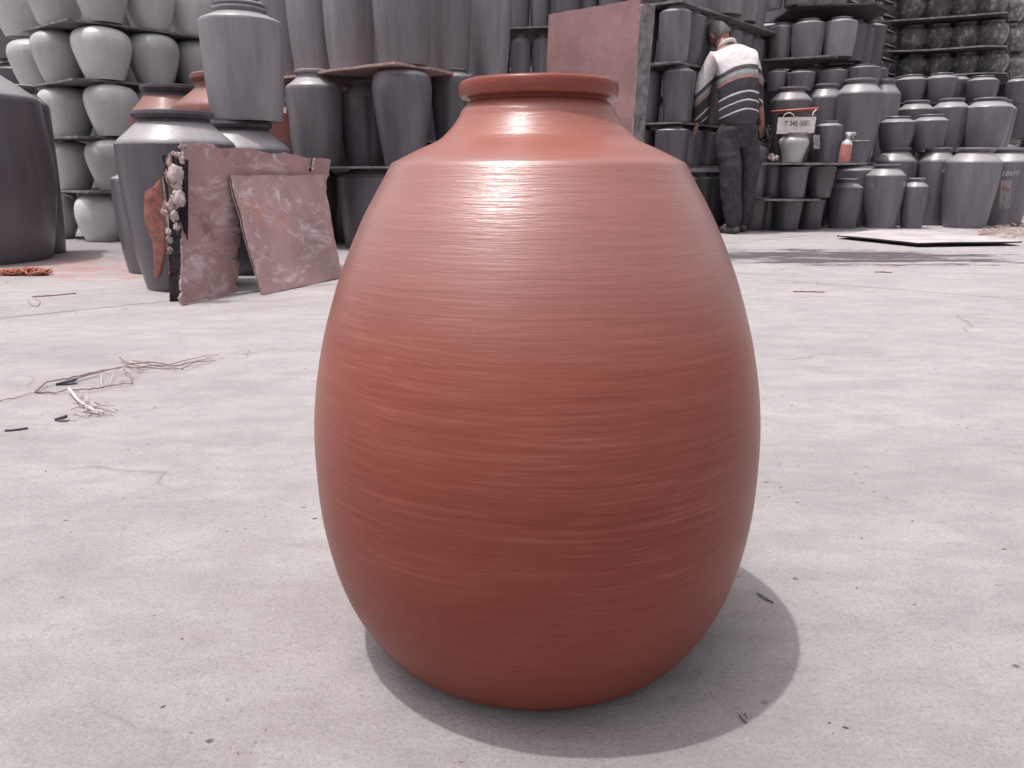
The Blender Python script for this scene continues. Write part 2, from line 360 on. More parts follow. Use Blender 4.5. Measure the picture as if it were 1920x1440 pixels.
M['trouser'] = simple('dark_cotton_trousers', (0.058, 0.050, 0.062), 0.9, 14, 0.3, 0.5, 0.2, bd=0.02)
M['shoe'] = simple('worn_grey_shoe', (0.10, 0.09, 0.095), 0.8, 30, 0.3, 0.3)
M['label'] = simple('paper_label', (0.24, 0.225, 0.235), 0.8, 60, 0.15, 0.1)
M['whitelabel'] = simple('white_sticker', (0.75, 0.72, 0.71), 0.8, 60, 0.05, 0.1)
M['sign'] = simple('white_foam_sign', (0.55, 0.51, 0.50), 0.85, 30, 0.08, 0.2)
M['ink'] = simple('grey_marker_ink', (0.10, 0.09, 0.095), 0.9, 90, 0.3, 0.1)
M['redink'] = simple('red_print', (0.30, 0.085, 0.06), 0.8, 90, 0.2, 0.1)
M['chalk'] = simple('chalk_writing', (0.42, 0.40, 0.40), 0.95, 120, 0.35, 0.1)
M['redplastic'] = simple('faded_red_plastic', (0.42, 0.14, 0.115), 0.45, 20, 0.2, 0.1)
M['pinkliquid'] = simple('red_sprayer_bottle', (0.46, 0.19, 0.165), 0.4, 25, 0.12, 0.1)
M['clearplastic'] = simple('frosted_bottle_top', (0.48, 0.45, 0.45), 0.35, 20, 0.2, 0.1)
M['string'] = simple('white_string', (0.7, 0.67, 0.66), 0.9, 50, 0.1, 0.1)
M['leaf'] = simple('dusty_leaf', (0.12, 0.115, 0.11), 0.7, 30, 0.4, 0.2)

# ------------------------------------------------------------------ jar kinds (unit radius, shoulder at z = 1)
def prof_join(*ps):
    out = []
    for p in ps: out += p
    return out
KIND = {
 'tall':  dict(body=[(0, .012), (.76, .012), (.80, 0)] + spline([(.815, .012), (.88, .20), (.945, .46), (.985, .75), (1, .93), (1.0, .965)], 4) + [(.992, .985), (.965, 1.003), (.80, 1.045), (.66, 1.085), (.60, 1.105), (.575, 1.12)],
               rim=[(.575, 1.115), (.565, 1.15), (.62, 1.155), (.645, 1.17), (.64, 1.195), (.60, 1.205), (.54, 1.2), (.51, 1.18), (.51, 1.08), (.3, 1.0)]),
 'low':   dict(body=[(0, .012), (.80, .012), (.84, 0)] + spline([(.855, .012), (.915, .2), (.965, .5), (.995, .80), (1, .94), (1.0, .965)], 4) + [(.99, .985), (.96, 1.0), (.80, 1.028), (.66, 1.055), (.60, 1.065)],
               rim=[(.60, 1.06), (.59, 1.085), (.64, 1.088), (.66, 1.10), (.65, 1.115), (.61, 1.12), (.55, 1.115), (.53, 1.1), (.53, 1.03), (.3, .98)]),
 'wide':  dict(body=[(0, .012), (.71, .012), (.75, 0)] + spline([(.765, .012), (.86, .22), (.95, .55), (.992, .82), (1, .955)], 4) + [(.998, .975), (.98, .99), (.90, 1.02), (.74, 1.075), (.66, 1.105), (.62, 1.118)],
               rim=[(.62, 1.112), (.60, 1.14), (.66, 1.148), (.69, 1.17), (.67, 1.19), (.61, 1.195), (.56, 1.185), (.55, 1.16), (.55, 1.06), (.3, 1.0)]),
 'round': dict(body=[(0, .012), (.60, .012), (.64, 0)] + spline([(.655, .012), (.78, .25), (.92, .55), (1, .80), (.985, .90), (.92, .965), (.78, 1.0), (.62, 1.02)], 5),
               rim=[(.62, 1.015), (.60, 1.03), (.63, 1.035), (.64, 1.05), (.60, 1.06), (.54, 1.055), (.53, 1.0), (.3, .95)]),
 'egg':   dict(body=[(0, .012), (.57, .012), (.615, 0)] + spline([(.63, .015), (.735, .15), (.86, .36), (.955, .56), (1, .70), (.985, .82), (.90, .925), (.72, 1.0), (.48, 1.04), (.34, 1.052)], 6),
               rim=[(.34, 1.047), (.34, 1.062), (.35, 1.066), (.34, 1.07), (.31, 1.072), (.28, 1.068), (.27, 1.0), (.1, .95)]),
 'belly': dict(body=[(0, .012), (.60, .012), (.64, 0)] + spline([(.66, .015), (.82, .20), (.97, .45), (1, .62), (.95, .80), (.80, .93), (.55, 1.0), (.42, 1.02), (.38, 1.03)], 5),
               rim=[(.38, 1.025), (.37, 1.06), (.42, 1.07), (.42, 1.09), (.37, 1.10), (.32, 1.09), (.31, 1.0), (.1, .95)]),
 'squat': dict(body=[(0, .02), (.62, .02), (.66, 0)] + spline([(.68, .02), (.86, .25), (1, .55), (.98, .78), (.85, .94), (.66, 1.0)], 4),
               rim=[(.66, .99), (.64, 1.05), (.70, 1.06), (.71, 1.09), (.66, 1.10), (.60, 1.09), (.58, 1.0), (.3, .9)]),
 'bucket': dict(body=[(0, .02), (.74, .02), (.80, 0)] + spline([(.81, .02), (.88, .3), (.95, .7), (1, .97)], 4) + [(.995, 1.0)],
               rim=[(.995, .985), (1.03, .99), (1.04, 1.02), (1.0, 1.04), (.95, 1.03), (.93, .98), (.88, .4), (.5, .3)]),
}
_cache = {}
def jar_meshes(kind, mat, var, seg):
    k = (kind, mat, var, seg)
    if k not in _cache:
        d = KIND[kind]
        _cache[k] = (lathe('jar_body', d['body'], seg, M[mat], wob=0.016, seed=var * 3.7),
                     lathe('jar_rim', d['rim'], seg, M[mat], wob=0.01, seed=var * 3.7))
    return _cache[k]
def jar(x, y, z0, r, hs, kind='tall', mat='dark', label=None, name=None, group=None, seg=44, cat='jar', rimmat=None):
    var = random.randrange(3)
    b, rm = jar_meshes(kind, mat, var, seg)
    nm = name or {'white': 'pale_pot', 'red': 'red_clay_jar', 'mottled': 'mottled_pot'}.get(mat, 'dark_glazed_jar')
    e = empty(nm, (x, y, z0 + .0012), random.uniform(0, 6.28)); e.scale = (r, r, hs)
    if seg > 20: e.rotation_euler = (random.gauss(0, .006), random.gauss(0, .006), e.rotation_euler[2])
    tag(e, label, cat, group)
    obj('body', b, None, e)
    if rimmat:
        rm = lathe('jar_rim', KIND[kind]['rim'], seg, M[rimmat], wob=0.01)
    obj('rim', rm, None, e)
    return e
def pjar(cx, half, Y, z0, ysh, kind='tall', mat='dark', label=None, **k):
    """jar measured in the photograph: centre column, half width, shoulder row; axis distance Y, standing at height z0"""
    z = zat(ysh, Y); d = depth(Y, z); r = half / F * d / math.sqrt(1 + 0)
    return jar((cx - 960) / F * d, Y, z0, r, z - z0, kind, mat, label, **k)
ORD = ['first', 'second', 'third', 'fourth', 'fifth', 'sixth', 'seventh', 'eighth', 'ninth', 'tenth']

# ------------------------------------------------------------------ ground
me = bpy.data.meshes.new('ground')
S = 400; me.from_pydata([(-S, -S, -.012), (S, -S, -.012), (S, S, -.012), (-S, S, -.012)], [], [(0, 1, 2, 3)])
M['joint'] = simple('dirty_joint', (0.10, 0.085, 0.085), 0.95, 40, 0.3, 0.3)
ground = tag(obj('ground', me, M['joint']), kind='structure')
A1, B1 = gnd(0, 597).xy, gnd(330, 563).xy; A2, B2 = gnd(1370, 518).xy, gnd(1920, 562).xy
d1 = (B1 - A1).normalized(); d2 = (A2 - B2).normalized()      # both towards the crossing
def cross2(a, b): return a.x * b.y - a.y * b.x
t = cross2(A2 - A1, d2) / cross2(d1, d2); X0 = A1 + d1 * t
L = 60; g = 0.005
def slab(u, v):
    """sector between directions u and v from X0, inset by the joint"""
    n = (u + v).normalized(); o = X0 + n * (g / max(0.2, abs(cross2(u, n))))
    bm = bmesh.new(); q = [o, o + u * L, o + (u + v) * L, o + v * L]
    top = [bm.verts.new((p.x, p.y, 0)) for p in q]; bot = [bm.verts.new((p.x, p.y, -.03)) for p in q]
    f = bm.faces.new(top)
    for i in range(4): bm.faces.new((top[i], bot[i], bot[(i + 1) % 4], top[(i + 1) % 4]))
    obj('slab', bm_mesh('slab', bm, False), M['concrete'], ground)
for u, v in ((-d1, -d2), (-d1, d2), (d1, -d2), (d1, d2)): slab(u, v)

# ------------------------------------------------------------------ the big terracotta jar
JX, JY = 0.0265, 0.82
big = tag(empty('terracotta_jar', (JX, JY, 0)), 'large egg-shaped terracotta jar with brushed surface and rolled rim standing alone in front', 'jar')
bp = [(.162, .0), (.177, .010), (.1935, .028), (.212, .060), (.2265, .10), (.2365, .15), (.2405, .20), (.2395, .27), (.2285, .34), (.2075, .41), (.1815, .47), (.1575, .512)]
body = [(0, .004), (.10, .004), (.158, .0)] + spline(bp, 8)[1:] + [(.1500, .5255), (.1487, .5275), (.1465, .5292), (.143, .5308)]
obj('body', lathe('terracotta_body', body, 200, M['terracotta'], wob=0.004, ang=60), None, big)
np_ = [(.143, .5307)]
for yy, hw in ((281, 222), (265, 188), (248, 168), (225, 151), (210, 144), (196, 138)):
    z = zat(yy, JY); np_.append((hw / F * depth(JY, z), z))
np_[-1] = (.0715, np_[-1][1]); np_.append((.0690, .5868)); np_.append((.0682, .5905))
neck = spline(np_, 8)
obj('neck', lathe('terracotta_neck', neck, 200, M['terracotta'], wob=0.004, ang=60), None, big)
rim = [(.0678, .5860), (.0680, .5905), (.0700, .5900)] + spline([(.0725, .5896), (.0768, .5902), (.0785, .5918), (.0795, .5955), (.0797, .5995), (.0790, .6038), (.0768, .6056), (.0735, .6063), (.0700, .6050), (.0672, .6015), (.0662, .595)], 6) + [(.0675, .58), (.09, .56), (.13, .52), (.20, .40), (.22, .2), (.18, .05), (.1, .015), (0, .015)]
obj('rim', lathe('terracotta_rim', rim, 200, M['terracotta'], wob=0.004, ang=60), None, big)

# ------------------------------------------------------------------ boards
def board(name, poly, z, th, mat, label=None, cat='board', group=None, sag=0.006, edge=None, jit=0.004):
    """horizontal board: polygon of xy points, top at z; ragged edges"""
    pts = []
    n = len(poly)
    for i in range(n):
        a = Vector(poly[i]); b = Vector(poly[(i + 1) % n]); m = max(2, int((b - a).length / 0.07))
        for k in range(m):
            p = a.lerp(b, k / m)
            if k: p = p + Vector((random.uniform(-jit, jit), random.uniform(-jit, jit)))
            pts.append(p)
    bm = bmesh.new()
    zo = [z + sag * noise.noise(Vector((p.x * 1.7, p.y * 1.7, z * 9))) for p in pts]
    top = [bm.verts.new((p.x, p.y, h)) for p, h in zip(pts, zo)]; bot = [bm.verts.new((p.x, p.y, h - th)) for p, h in zip(pts, zo)]
    bm.faces.new(top); bm.faces.new(bot[::-1])
    sides = []
    for i in range(len(pts)): sides.append(bm.faces.new((top[i], bot[i], bot[(i + 1) % len(pts)], top[(i + 1) % len(pts)])))
    if edge:
        for f in sides: f.material_index = 1
    me = bm_mesh(name, bm, False, mat)
    if edge: me.materials.append(edge)
    return tag(obj(name, me), label, cat, group)
def sheet(name, quad, th, mat, label=None, cat='board', nu=14, nv=14, edge=None, ragged=None, warp=0.006, cut=None, parent=None, seed=1):
    """leaning board through four corners BL, BR, TR, TL; thickness behind; ragged[k] jitter; cut(u,v)->True removes a cell"""
    BL, BR, TR, TL = [Vector(q) for q in quad]
    nrm = (BR - BL).cross(TL - BL).normalized()
    rg = ragged or (0, 0, 0, 0)
    bm = bmesh.new(); G = []; H = []
    for j in range(nv + 1):
        for i in range(nu + 1):
            u, v = i / nu, j / nv
            uu, vv = u, v
            n1 = noise.noise(Vector((v * 9, seed * 3.1, 0))); n2 = noise.noise(Vector((u * 9, seed * 5.3, 4)))
            m1 = noise.noise(Vector((v * 31, seed * 3.1, 2))); m2 = noise.noise(Vector((u * 31, seed * 5.3, 7)))
            uu += (1 - u) ** 6 * rg[3] * (n1 + .6 * m1) + u ** 6 * rg[1] * (n1 + .6 * m1)
            vv += (1 - v) ** 6 * rg[0] * (n2 + .6 * m2) + v ** 6 * rg[2] * (n2 + .6 * m2)
            p = BL.lerp(BR, uu).lerp(TL.lerp(TR, uu), vv) + nrm * warp * noise.noise(Vector((u * 2, v * 2, seed)))
            p.z = max(p.z, 0.001)
            G.append(bm.verts.new(p)); q = p - nrm * th; q.z = max(q.z, 0.001); H.append(bm.verts.new(q))
    W = nu + 1
    keep = {}
    for j in range(nv):
        for i in range(nu): keep[i, j] = not (cut and cut((i + .5) / nu, (j + .5) / nv))
    for (i, j), k in keep.items():
        if not k: continue
        a, b, c, d = j * W + i, j * W + i + 1, (j + 1) * W + i + 1, (j + 1) * W + i
        bm.faces.new((G[a], G[b], G[c], G[d])); f = bm.faces.new((H[d], H[c], H[b], H[a]))
        for (di, dj), (p, q) in (((0, -1), (a, b)), ((1, 0), (b, c)), ((0, 1), (c, d)), ((-1, 0), (d, a))):
            if not keep.get((i + di, j + dj), False):
                f = bm.faces.new((G[p], H[p], H[q], G[q])); f.material_index = 1 if edge else 0
    for v in [v for v in bm.verts if not v.link_faces]: bm.verts.remove(v)
    me = bm_mesh(name, bm, False, mat)
    if edge: me.materials.append(edge)
    o = obj(name, me, None, parent)
    return tag(o, label, cat) if not parent else o

# ================================================================== LEFT: stack of pale pots on boards
WR = 0.197
def wpot(cx, Y, z0, tier, i, n):
    zt = z0 + .33; d = depth(Y, zt)
    jar((cx - 960) / F * d, Y, z0, WR * random.uniform(.95, 1.02), 0.352 * random.uniform(.975, 1.0), 'egg', 'white', f'pale grey glazed pot, {ORD[i]} from the left on the {tier} of the corner stack', name='pale_pot', group='pale pots stacked on boards at the left', seg=56)
TH = 0.014
wz = [0.0, .385, .775, 1.165, 1.555, 1.945]
for i, (cx, Y) in enumerate(((128, 6.35), (210, 6.1), (290, 6.45))): wpot(cx, Y, wz[1], 'lowest board', i, 3)
for i, (cx, Y) in enumerate(((122, 6.3), (206, 6.1), (296, 6.4), (372, 6.75))): wpot(cx, Y, wz[2], 'second board', i, 4)
for i, (cx, Y) in enumerate(((62, 6.65), (107, 6.25), (187, 6.08), (283, 6.4), (367, 6.72))): wpot(cx, Y, wz[3], 'third board', i, 5)
for i, (cx, Y) in enumerate(((30, 6.7), (98, 6.25), (184, 6.08), (275, 6.4), (352, 6.72))): wpot(cx, Y, wz[4], 'top board', i, 5)
for i, (cx, Y) in enumerate(((100, 6.35), (183, 6.1), (266, 6.45))):
    d = depth(Y, .3); jar((cx - 960) / F * d, Y, 0, .172, 0.345, 'belly', 'white', f'squat pale grey pot with short neck, {ORD[i]} from the left on the floor', name='pale_pot', group='pale pots standing on the floor at the left', seg=56)
for k in range(1, 5):
    for i, (x, y) in enumerate(((-3.35, 6.75), (-2.9, 6.95), (-2.45, 7.3), (-3.7, 7.1), (-2.1, 7.45))):
        jar(x - .02 * k, y, wz[k], WR, .345, 'egg', 'white', 'pale grey glazed pot half hidden in the back row of the corner stack', name='pale_pot', group='back row pale pots', seg=32)
for k, (cxp, lyp) in enumerate(((None, None),) * 4):
    z = wz[k + 1] - .003
    yc = {0: 5.86, 1: 5.86, 2: 5.84, 3: 5.84}[k]; cxx = {0: 165, 1: 145, 2: 137, 3: 126}[k]
    c = Vector(((cxx - 960) / F * depth(yc, z), yc)); rt = c + Vector((1.35, 1.45)); lf = c + Vector((-.62, .48))
    if k < 2: lf = c + Vector((-.42, .30))
    board('shelf_board', [c, rt, rt + Vector((-.9, .9)), lf + Vector((.1, 1.2)), lf], z, TH, M['greyboard'],
          f'thin grey board under the {["second lowest", "middle", "upper", "highest"][k]} row of pale pots', 'board', 'boards between the pale pots', edge=M['greyboard'])
# tall dark stack at the far left edge
for k in range(5):
    for i, (x, y) in enumerate(((-4.55, 7.6), (-5.0, 7.5), (-4.1, 7.9))):
        jar(x, y, k * .5, .22, .42, 'low', 'darker', 'dark jar in the shaded stack at the far left edge', name='dark_glazed_jar', group='shaded jars at the far left edge', seg=32)

# ================================================================== LEFT FOREGROUND
Yv = 4.72
zsh = zat(176, Yv); dv = depth(Yv, zsh); rv = 0.50; xv = (72 - 960) / F * dv - rv * .985 - .075
e = empty('giant_dark_vat', (xv, Yv, 0), 1.0); e.scale = (rv, rv, zsh * 1.0)
tag(e, 'huge near-black vat with pale sloping shoulder at the left edge of the yard', 'jar')
vb = [(0, .01), (.80, .01), (.86, 0)] + spline([(.875, .01), (.96, .2), (1.035, .45), (1.04, .62), (1.015, .82), (1.0, .95)], 5) + [(.99, .975), (.96, .995), (.80, 1.06), (.62, 1.125), (.50, 1.165), (.46, 1.18)]
obj('body', lathe('vat_body', vb, 90, M['darker'], wob=.01), None, e)
obj('rim', lathe('vat_rim', [(.46, 1.175), (.45, 1.22), (.50, 1.225), (.52, 1.25), (.48, 1.27), (.42, 1.26), (.41, 1.1), (.3, 1.0)], 90, M['darker']), None, e)
pjar(36, 48, 5.15, 0, 196, 'low', 'darker', 'near-black slim jar just behind the huge vat, its edge showing')
pjar(330, 106, 3.62, 0, 266, 'wide', 'darker', 'squat near-black jar with red clay smear behind the torn board', seg=80, rimmat='blackmetal')
pjar(288, 74, 4.22, 0, 333, 'low', 'darker', 'low dark jar behind the clay-smeared jar, only its left side showing')
J2 = pjar(446, 95, 4.2, 0, 277, 'wide', 'darker', 'near-black jar behind the torn board carrying a tall grey jar', seg=80, rimmat='blackmetal')
zr = zat(277, 4.2) * 1.195
pjar(449, 75.5, 4.2, zr + .002, 40, 'low', 'mid', 'tall grey jar with ringed neck standing on top of another jar', seg=90, name='tall_grey_jar')
# ring on its neck
jx = (449 - 960) / F * depth(4.2, zat(40, 4.2)); jr = 75.5 / F * depth(4.2, zat(40, 4.2)); jh = zat(40, 4.2) - zr
top_e = bpy.data.objects['tall_grey_jar']
obj('neck', lathe('neck_ring', [(.60, 1.05), (.60, 1.075), (.62, 1.08), (.62, 1.09), (.585, 1.095), (.58, 1.13), (.60, 1.135), (.63, 1.14), (.64, 1.155), (.60, 1.165), (.52, 1.16), (.5, 1.05)], 72, M['mid']), None, top_e)
pjar(322, 74, 5.25, 0, 214, 'wide', 'red', 'dusty red clay jar with dark rim behind the near-black jars', seg=60, rimmat='blackmetal', cat='jar')
rj = pjar(434, 104, 4.95, 0, 201, 'tall', 'red', 'broad red clay jar hidden behind the tall grey jar, white sticker on its side', seg=60)
# white sticker on the red jar
z = zat(190, 4.95)
def curved_patch(name, rad, a0, a1, z0, z1, mat, parent, cen, n=6, dx=0.0):
    bm = bmesh.new(); A = []; B = []
    for i in range(n + 1):
        a = a0 + (a1 - a0) * i / n
        A.append(bm.verts.new((cen[0] + rad * math.cos(a), cen[1] + rad * math.sin(a), z0))); B.append(bm.verts.new((cen[0] + (rad + dx) * math.cos(a), cen[1] + (rad + dx) * math.sin(a), z1)))
    for i in range(n): bm.faces.new((A[i], A[i + 1], B[i + 1], B[i]))
    o = obj(name, bm_mesh(name, bm), mat)
    if parent:
        bpy.context.view_layer.update(); o.parent = parent; o.matrix_parent_inverse = parent.matrix_world.inverted()
    return o
rc = rj.location
curved_patch('sticker', rj.scale[0] * 1.004, math.radians(-22), math.radians(-4), zat(213, 4.95), zat(203, 4.95) , M['whitelabel'], rj, (rc.x, rc.y))
# red clay smear and drips on the near-black jar
jr_ = [o for o in bpy.data.objects if o.get('label', '').startswith('squat near-black jar')][0]
def jar_r(kind, zrel):
    pr = KIND[kind]['body'][2:]
    for (r0, z0), (r1, z1) in zip(pr[:-1], pr[1:]):
        if z0 <= zrel <= z1 and z1 > z0: return r0 + (r1 - r0) * (zrel - z0) / (z1 - z0)
    return 1
bm = bmesh.new()
c0 = jr_.location; R0 = jr_.scale[0]; H0 = jr_.scale[2]
rows = [(335, 300, 318), (350, 288, 325), (356, 274, 328), (370, 270, 332), (400, 270, 336), (425, 273, 330), (437, 279, 322), (448, 284, 318), (460, 287, 312), (490, 289, 306), (510, 288, 302), (519, 291, 298)]
gridv = []
for (yy, xa, xb) in rows:
    rr = []
    for k in range(9):
        px = xa + (xb - xa) * k / 8
        # nearest point on the jar surface for that pixel: solve by iterating the ray
        Y = 3.4
        for it in range(12):
            p = at(px, yy, Y); zr_ = min(max(p.z / H0, .02), .97); rj_ = R0 * jar_r('wide', zr_) + .004 * (1 if 0 < k < 8 else 0)
            dx = p.x - c0.x; s2 = rj_ ** 2 - dx ** 2
            Y = c0.y - math.sqrt(max(s2, 1e-5))
        rr.append(bm.verts.new(at(px, yy, Y) + Vector((0, -.0015, 0))))
    gridv.append(rr)
for a, b in zip(gridv[:-1], gridv[1:]):
    for k in range(8): bm.faces.new((a[k], a[k + 1], b[k + 1], b[k]))
sm = obj('clay_smear', bm_mesh('clay_smear', bm), M['clay']); bpy.context.view_layer.update(); sm.parent = jr_; sm.matrix_parent_inverse = jr_.matrix_world.inverted()
sm['label'] = 'red clay smear with a long drip'

# crumpled orange net at the vat's foot
bm = bmesh.new(); o0 = gnd(47, 516)
for s in range(70):
    a = random.uniform(0, 6.28); pts = []
    cx = random.uniform(-.115, .115); cy = random.uniform(-.035, .035)
    rr = random.uniform(.008, .028)
    for k in range(9):
        a += random.uniform(.5, 1.2); pts.append((o0.x + cx + rr * 1.4 * math.cos(a), o0.y + cy + rr * .8 * math.sin(a), .006 + max(0, (.036 - abs(cx) * .12) * random.random())))
    tube(bm, pts, random.uniform(.0025, .0055), 5)
tag(obj('orange_net', bm_mesh('orange_net', bm), M['orange']), 'crumpled bundle of orange netting lying at the foot of the huge vat', 'netting')

# ------------------------------------------------------------------ leaning torn boards
TLb = at(345, 268, 3.30); TRb = at(621, 298, 4.12); BLb = gnd(343, 573, .002); BRb = Vector((-1.04, 3.97, .002))
def torn(u, v):
    e = .36 + .05 * noise.noise(Vector((v * 6, 3, 0))) + .04 * noise.noise(Vector((v * 22, 3, 0))) - .10 * max(0, v - .55)
    if v > .70 + .03 * noise.noise(Vector((u * 14, 1, 0))): return u > .83 and u < .86 and v > .88
    return u > e
tb = tag(empty('torn_board', (BLb + BRb) / 2), 'large torn plywood board with red film and splintered left edge leaning against the jars', 'board')
def child_sheet(root, *a, **k):
    o = sheet(*a, **k, parent=None); 
    for key in ('label', 'category'):
        if key in o: del o[key]
    bpy.context.view_layer.update(); o.parent = root; o.matrix_parent_inverse = root.matrix_world.inverted(); return o
child_sheet(tb, 'panel', (BLb, BRb, TRb, TLb), .012, M['ply'], nu=60, nv=60, edge=M['plycore'], ragged=(.01, .03, .02, .02), cut=torn, seed=2)
# darker ply layers peeling out behind its left edge
def ply_layer(px_pts, Yo, mat, name='ply_layer', th=.004):
    bm = bmesh.new(); pts = []
    for i, (px, py) in enumerate(px_pts):
        pts.append(at(px, py, Yo + random.uniform(-.01, .01)))
    f = [bm.verts.new(p) for p in pts]; b = [bm.verts.new(p + Vector((.3 * th, th, 0))) for p in pts]
    bm.faces.new(f); bm.faces.new(b[::-1])
    for i in range(len(f)): bm.faces.new((f[i], b[i], b[(i + 1) % len(f)], f[(i + 1) % len(f)]))
    o = obj(name, bm_mesh(name, bm, False), mat); bpy.context.view_layer.update(); o.parent = tb; o.matrix_parent_inverse = tb.matrix_world.inverted(); return o
def jagged(a, b, n, amp):
    return [(a[0] + (b[0] - a[0]) * i / n + random.uniform(-amp, amp) * (0 < i < n), a[1] + (b[1] - a[1]) * i / n + random.uniform(-amp, amp) * .6 * (0 < i < n)) for i in range(n + 1)]
ply_layer(jagged((303, 292), (322, 284), 3, 2) + jagged((326, 292), (352, 300), 3, 2) + jagged((352, 420), (350, 566), 4, 2) + jagged((318, 566), (316, 520), 3, 2) + jagged((317, 430), (305, 300), 7, 3), 3.17, M['char'])
ply_layer(jagged((300, 340), (306, 330), 2, 1) + jagged((314, 380), (324, 440), 5, 3) + jagged((322, 500), (316, 518), 3, 2) + jagged((306, 420), (302, 350), 5, 2), 3.165, M['plycore'])
ply_layer(jagged((312, 298), (317, 286), 2, 1) + jagged((322, 300), (330, 400), 8, 3) + jagged((326, 420), (318, 390), 3, 2) + jagged((316, 350), (311, 305), 3, 2), 3.155, M['plycore'])
ply_layer(jagged((323, 290), (330, 296), 2, 1) + jagged((334, 340), (336, 440), 6, 3) + jagged((330, 440), (326, 330), 6, 2), 3.15, M['darkboard'])
# crumbly pale lumps stuck along the torn edge
def lump(px, py, rpx, Y, mat='foam', sq=1.0, name='crumbly_lump'):
    p = at(px, py, Y); r = rpx / F * depth(Y, p.z)
    bm = bmesh.new(); bmesh.ops.create_icosphere(bm, subdivisions=3, radius=r)
    for v in bm.verts:
        v.co *= 1 + .75 * noise.noise(v.co / r * 1.3 + Vector((px, py, 0))) + .42 * noise.noise(v.co / r * 3.4 + Vector((px, py, 0)))
        v.co.y *= .5; v.co.z *= sq
        v.co += p
    o = obj(name, bm_mesh(name, bm), M[mat]); bpy.context.view_layer.update(); o.parent = tb; o.matrix_parent_inverse = tb.matrix_world.inverted(); return o
for a in ((331, 328, 13, 3.13, 'foam', 1.25), (336, 372, 11, 3.12, 'foam', 1.5), (332, 350, 8, 3.13, 'foam', 1.2), (307, 397, 6, 3.12, 'foam', .9), (319, 392, 8, 3.13, 'plycore', 1.3), (327, 405, 7, 3.12, 'foam', 1.4), (330, 425, 6, 3.12, 'foam', 1.2), (316, 434, 5.5, 3.11, 'foam', .9), (318, 450, 5, 3.11, 'plycore', 1.5), (319, 470, 4, 3.1, 'plycore', 1.6), (335, 290, 6, 3.14, 'foam', .8), (343, 275, 6, 3.16, 'plycore', 1.2), (326, 288, 5, 3.14, 'foam', .7), (341, 300, 5, 3.14, 'foam', 1.5), (325, 375, 6, 3.13, 'foam', 1.3), (318, 310, 5, 3.14, 'plycore', 2.0), (313, 330, 4, 3.14, 'plycore', 2.4)): lump(*a)
TL2 = at(434, 329, 3.46); TR2 = at(606, 328, 3.99); BL2 = gnd(494, 553, .002); BR2 = gnd(642, 521, .002)
tb2 = tag(empty('scuffed_board', (BL2 + BR2) / 2), 'smaller pinkish scuffed board leaning in front of the torn one', 'board')
child_sheet(tb2, 'panel', (BL2, BR2, TR2, TL2), .010, M['ply2'], nu=20, nv=20, edge=M['edge'], ragged=(.01, .01, .008, .01), seed=5)
off = -(BR2 - BL2).cross(TL2 - BL2).normalized() * .0125
child_sheet(tb2, 'backing_sheet', (BL2 + off, BR2 + off, TR2 + off, TL2 + off + Vector((-.006, 0, .003))), .004, M['darkboard'], nu=14, nv=14, edge=M['edge'], ragged=(.01, .01, .01, .01), seed=5)

# ================================================================== CENTRE-LEFT dark stack
zb1 = .555; zb2 = 1.197
c = Vector(((690 - 960) / F * depth(5.25, .55), 5.25))
board('shelf_board', [c, c + Vector((1.2, 1.1)), c + Vector((.5, 1.9)), c + Vector((-1.35, .95)), c + Vector((-.3, .03))], zb1, .014, M['darkboard'], 'dark board carrying the necked jars behind the big terracotta jar', edge=M['greyboard'])
for i, (cx, hf, Y, ys) in enumerate(((588, 44, 5.95, 327), (690, 56, 5.6, 329), (790, 50, 5.95, 330), (880, 46, 6.3, 330))):
    pjar(cx, hf, Y, 0, ys, 'low' if i == 1 else 'low', 'darker', f'dark jar under the board, {ORD[i]} from the left behind the terracotta jar', group='dark jars on the floor behind the terracotta jar')
pjar(588, 52.5, 5.85, zb1 + .001, 164, 'tall', 'mid', 'grey jar with pale sloping shoulder and narrow rim, leftmost under the sagging red board', seg=64)
pjar(677, 41, 6.0, zb1 + .001, 183, 'tall', 'dark', 'slim dark grey jar with ringed neck, between two larger ones under the red board', seg=64)
pjar(752, 56, 5.55, zb1 + .001, 137, 'round', 'dark', 'round-shouldered dark jar without a neck under the peak of the red board', seg=64)
pjar(848, 41, 6.0, zb1 + .001, 141, 'round', 'darker', 'dark round-shouldered jar half hidden by the terracotta rim', seg=48)
pjar(900, 41, 6.5, zb1 + .001, 148, 'low', 'darker', 'dark jar deep in the shade behind the terracotta rim', seg=32)
for x, y in ((-1.75, 6.5), (-1.3, 6.5), (-.85, 6.35), (-.4, 6.6)):
    jar(x, y, zb1, .19, .5, 'low', 'darker', 'dark jar lost in the shade of the back row under the red board', group='shaded back row under the red board', seg=24)
    jar(x, y, 0, .19, .46, 'low', 'darker', 'dark jar lost in the shade of the floor row behind', group='shaded back row on the floor', seg=24)
c = Vector(((741 - 960) / F * depth(5.28, 1.19), 5.28))
board('sagging_red_board', [c, c + Vector((.24, .33)), c + Vector((.37, .72)), c + Vector((.3, 1.2)), c + Vector((-1.1, 1.6)), c + Vector((-1.05, .85)), c + Vector((-.45, .33))], zb2, .016, M['edge'], 'thin ragged board with reddish edges under the row of large grey jars', edge=M['edge'], sag=.014, jit=.008)
c = Vector(((905 - 960) / F * depth(5.95, 1.17), 5.95))
board('short_board', [c, c + Vector((.05, .04)), c + Vector((.05, .5)), c + Vector((-.3, .5)), c + Vector((-.16, .02))], zb2 - .004, .035, M['darkboard'], 'short dark board end poking out beside the red board', edge=M['greyboard'])
G = [(538, 50, 6.5), (586, 49, 6.15), (652, 50, 5.9), (751, 57, 5.55), (835, 50, 6.05), (910, 48, 6.5)]
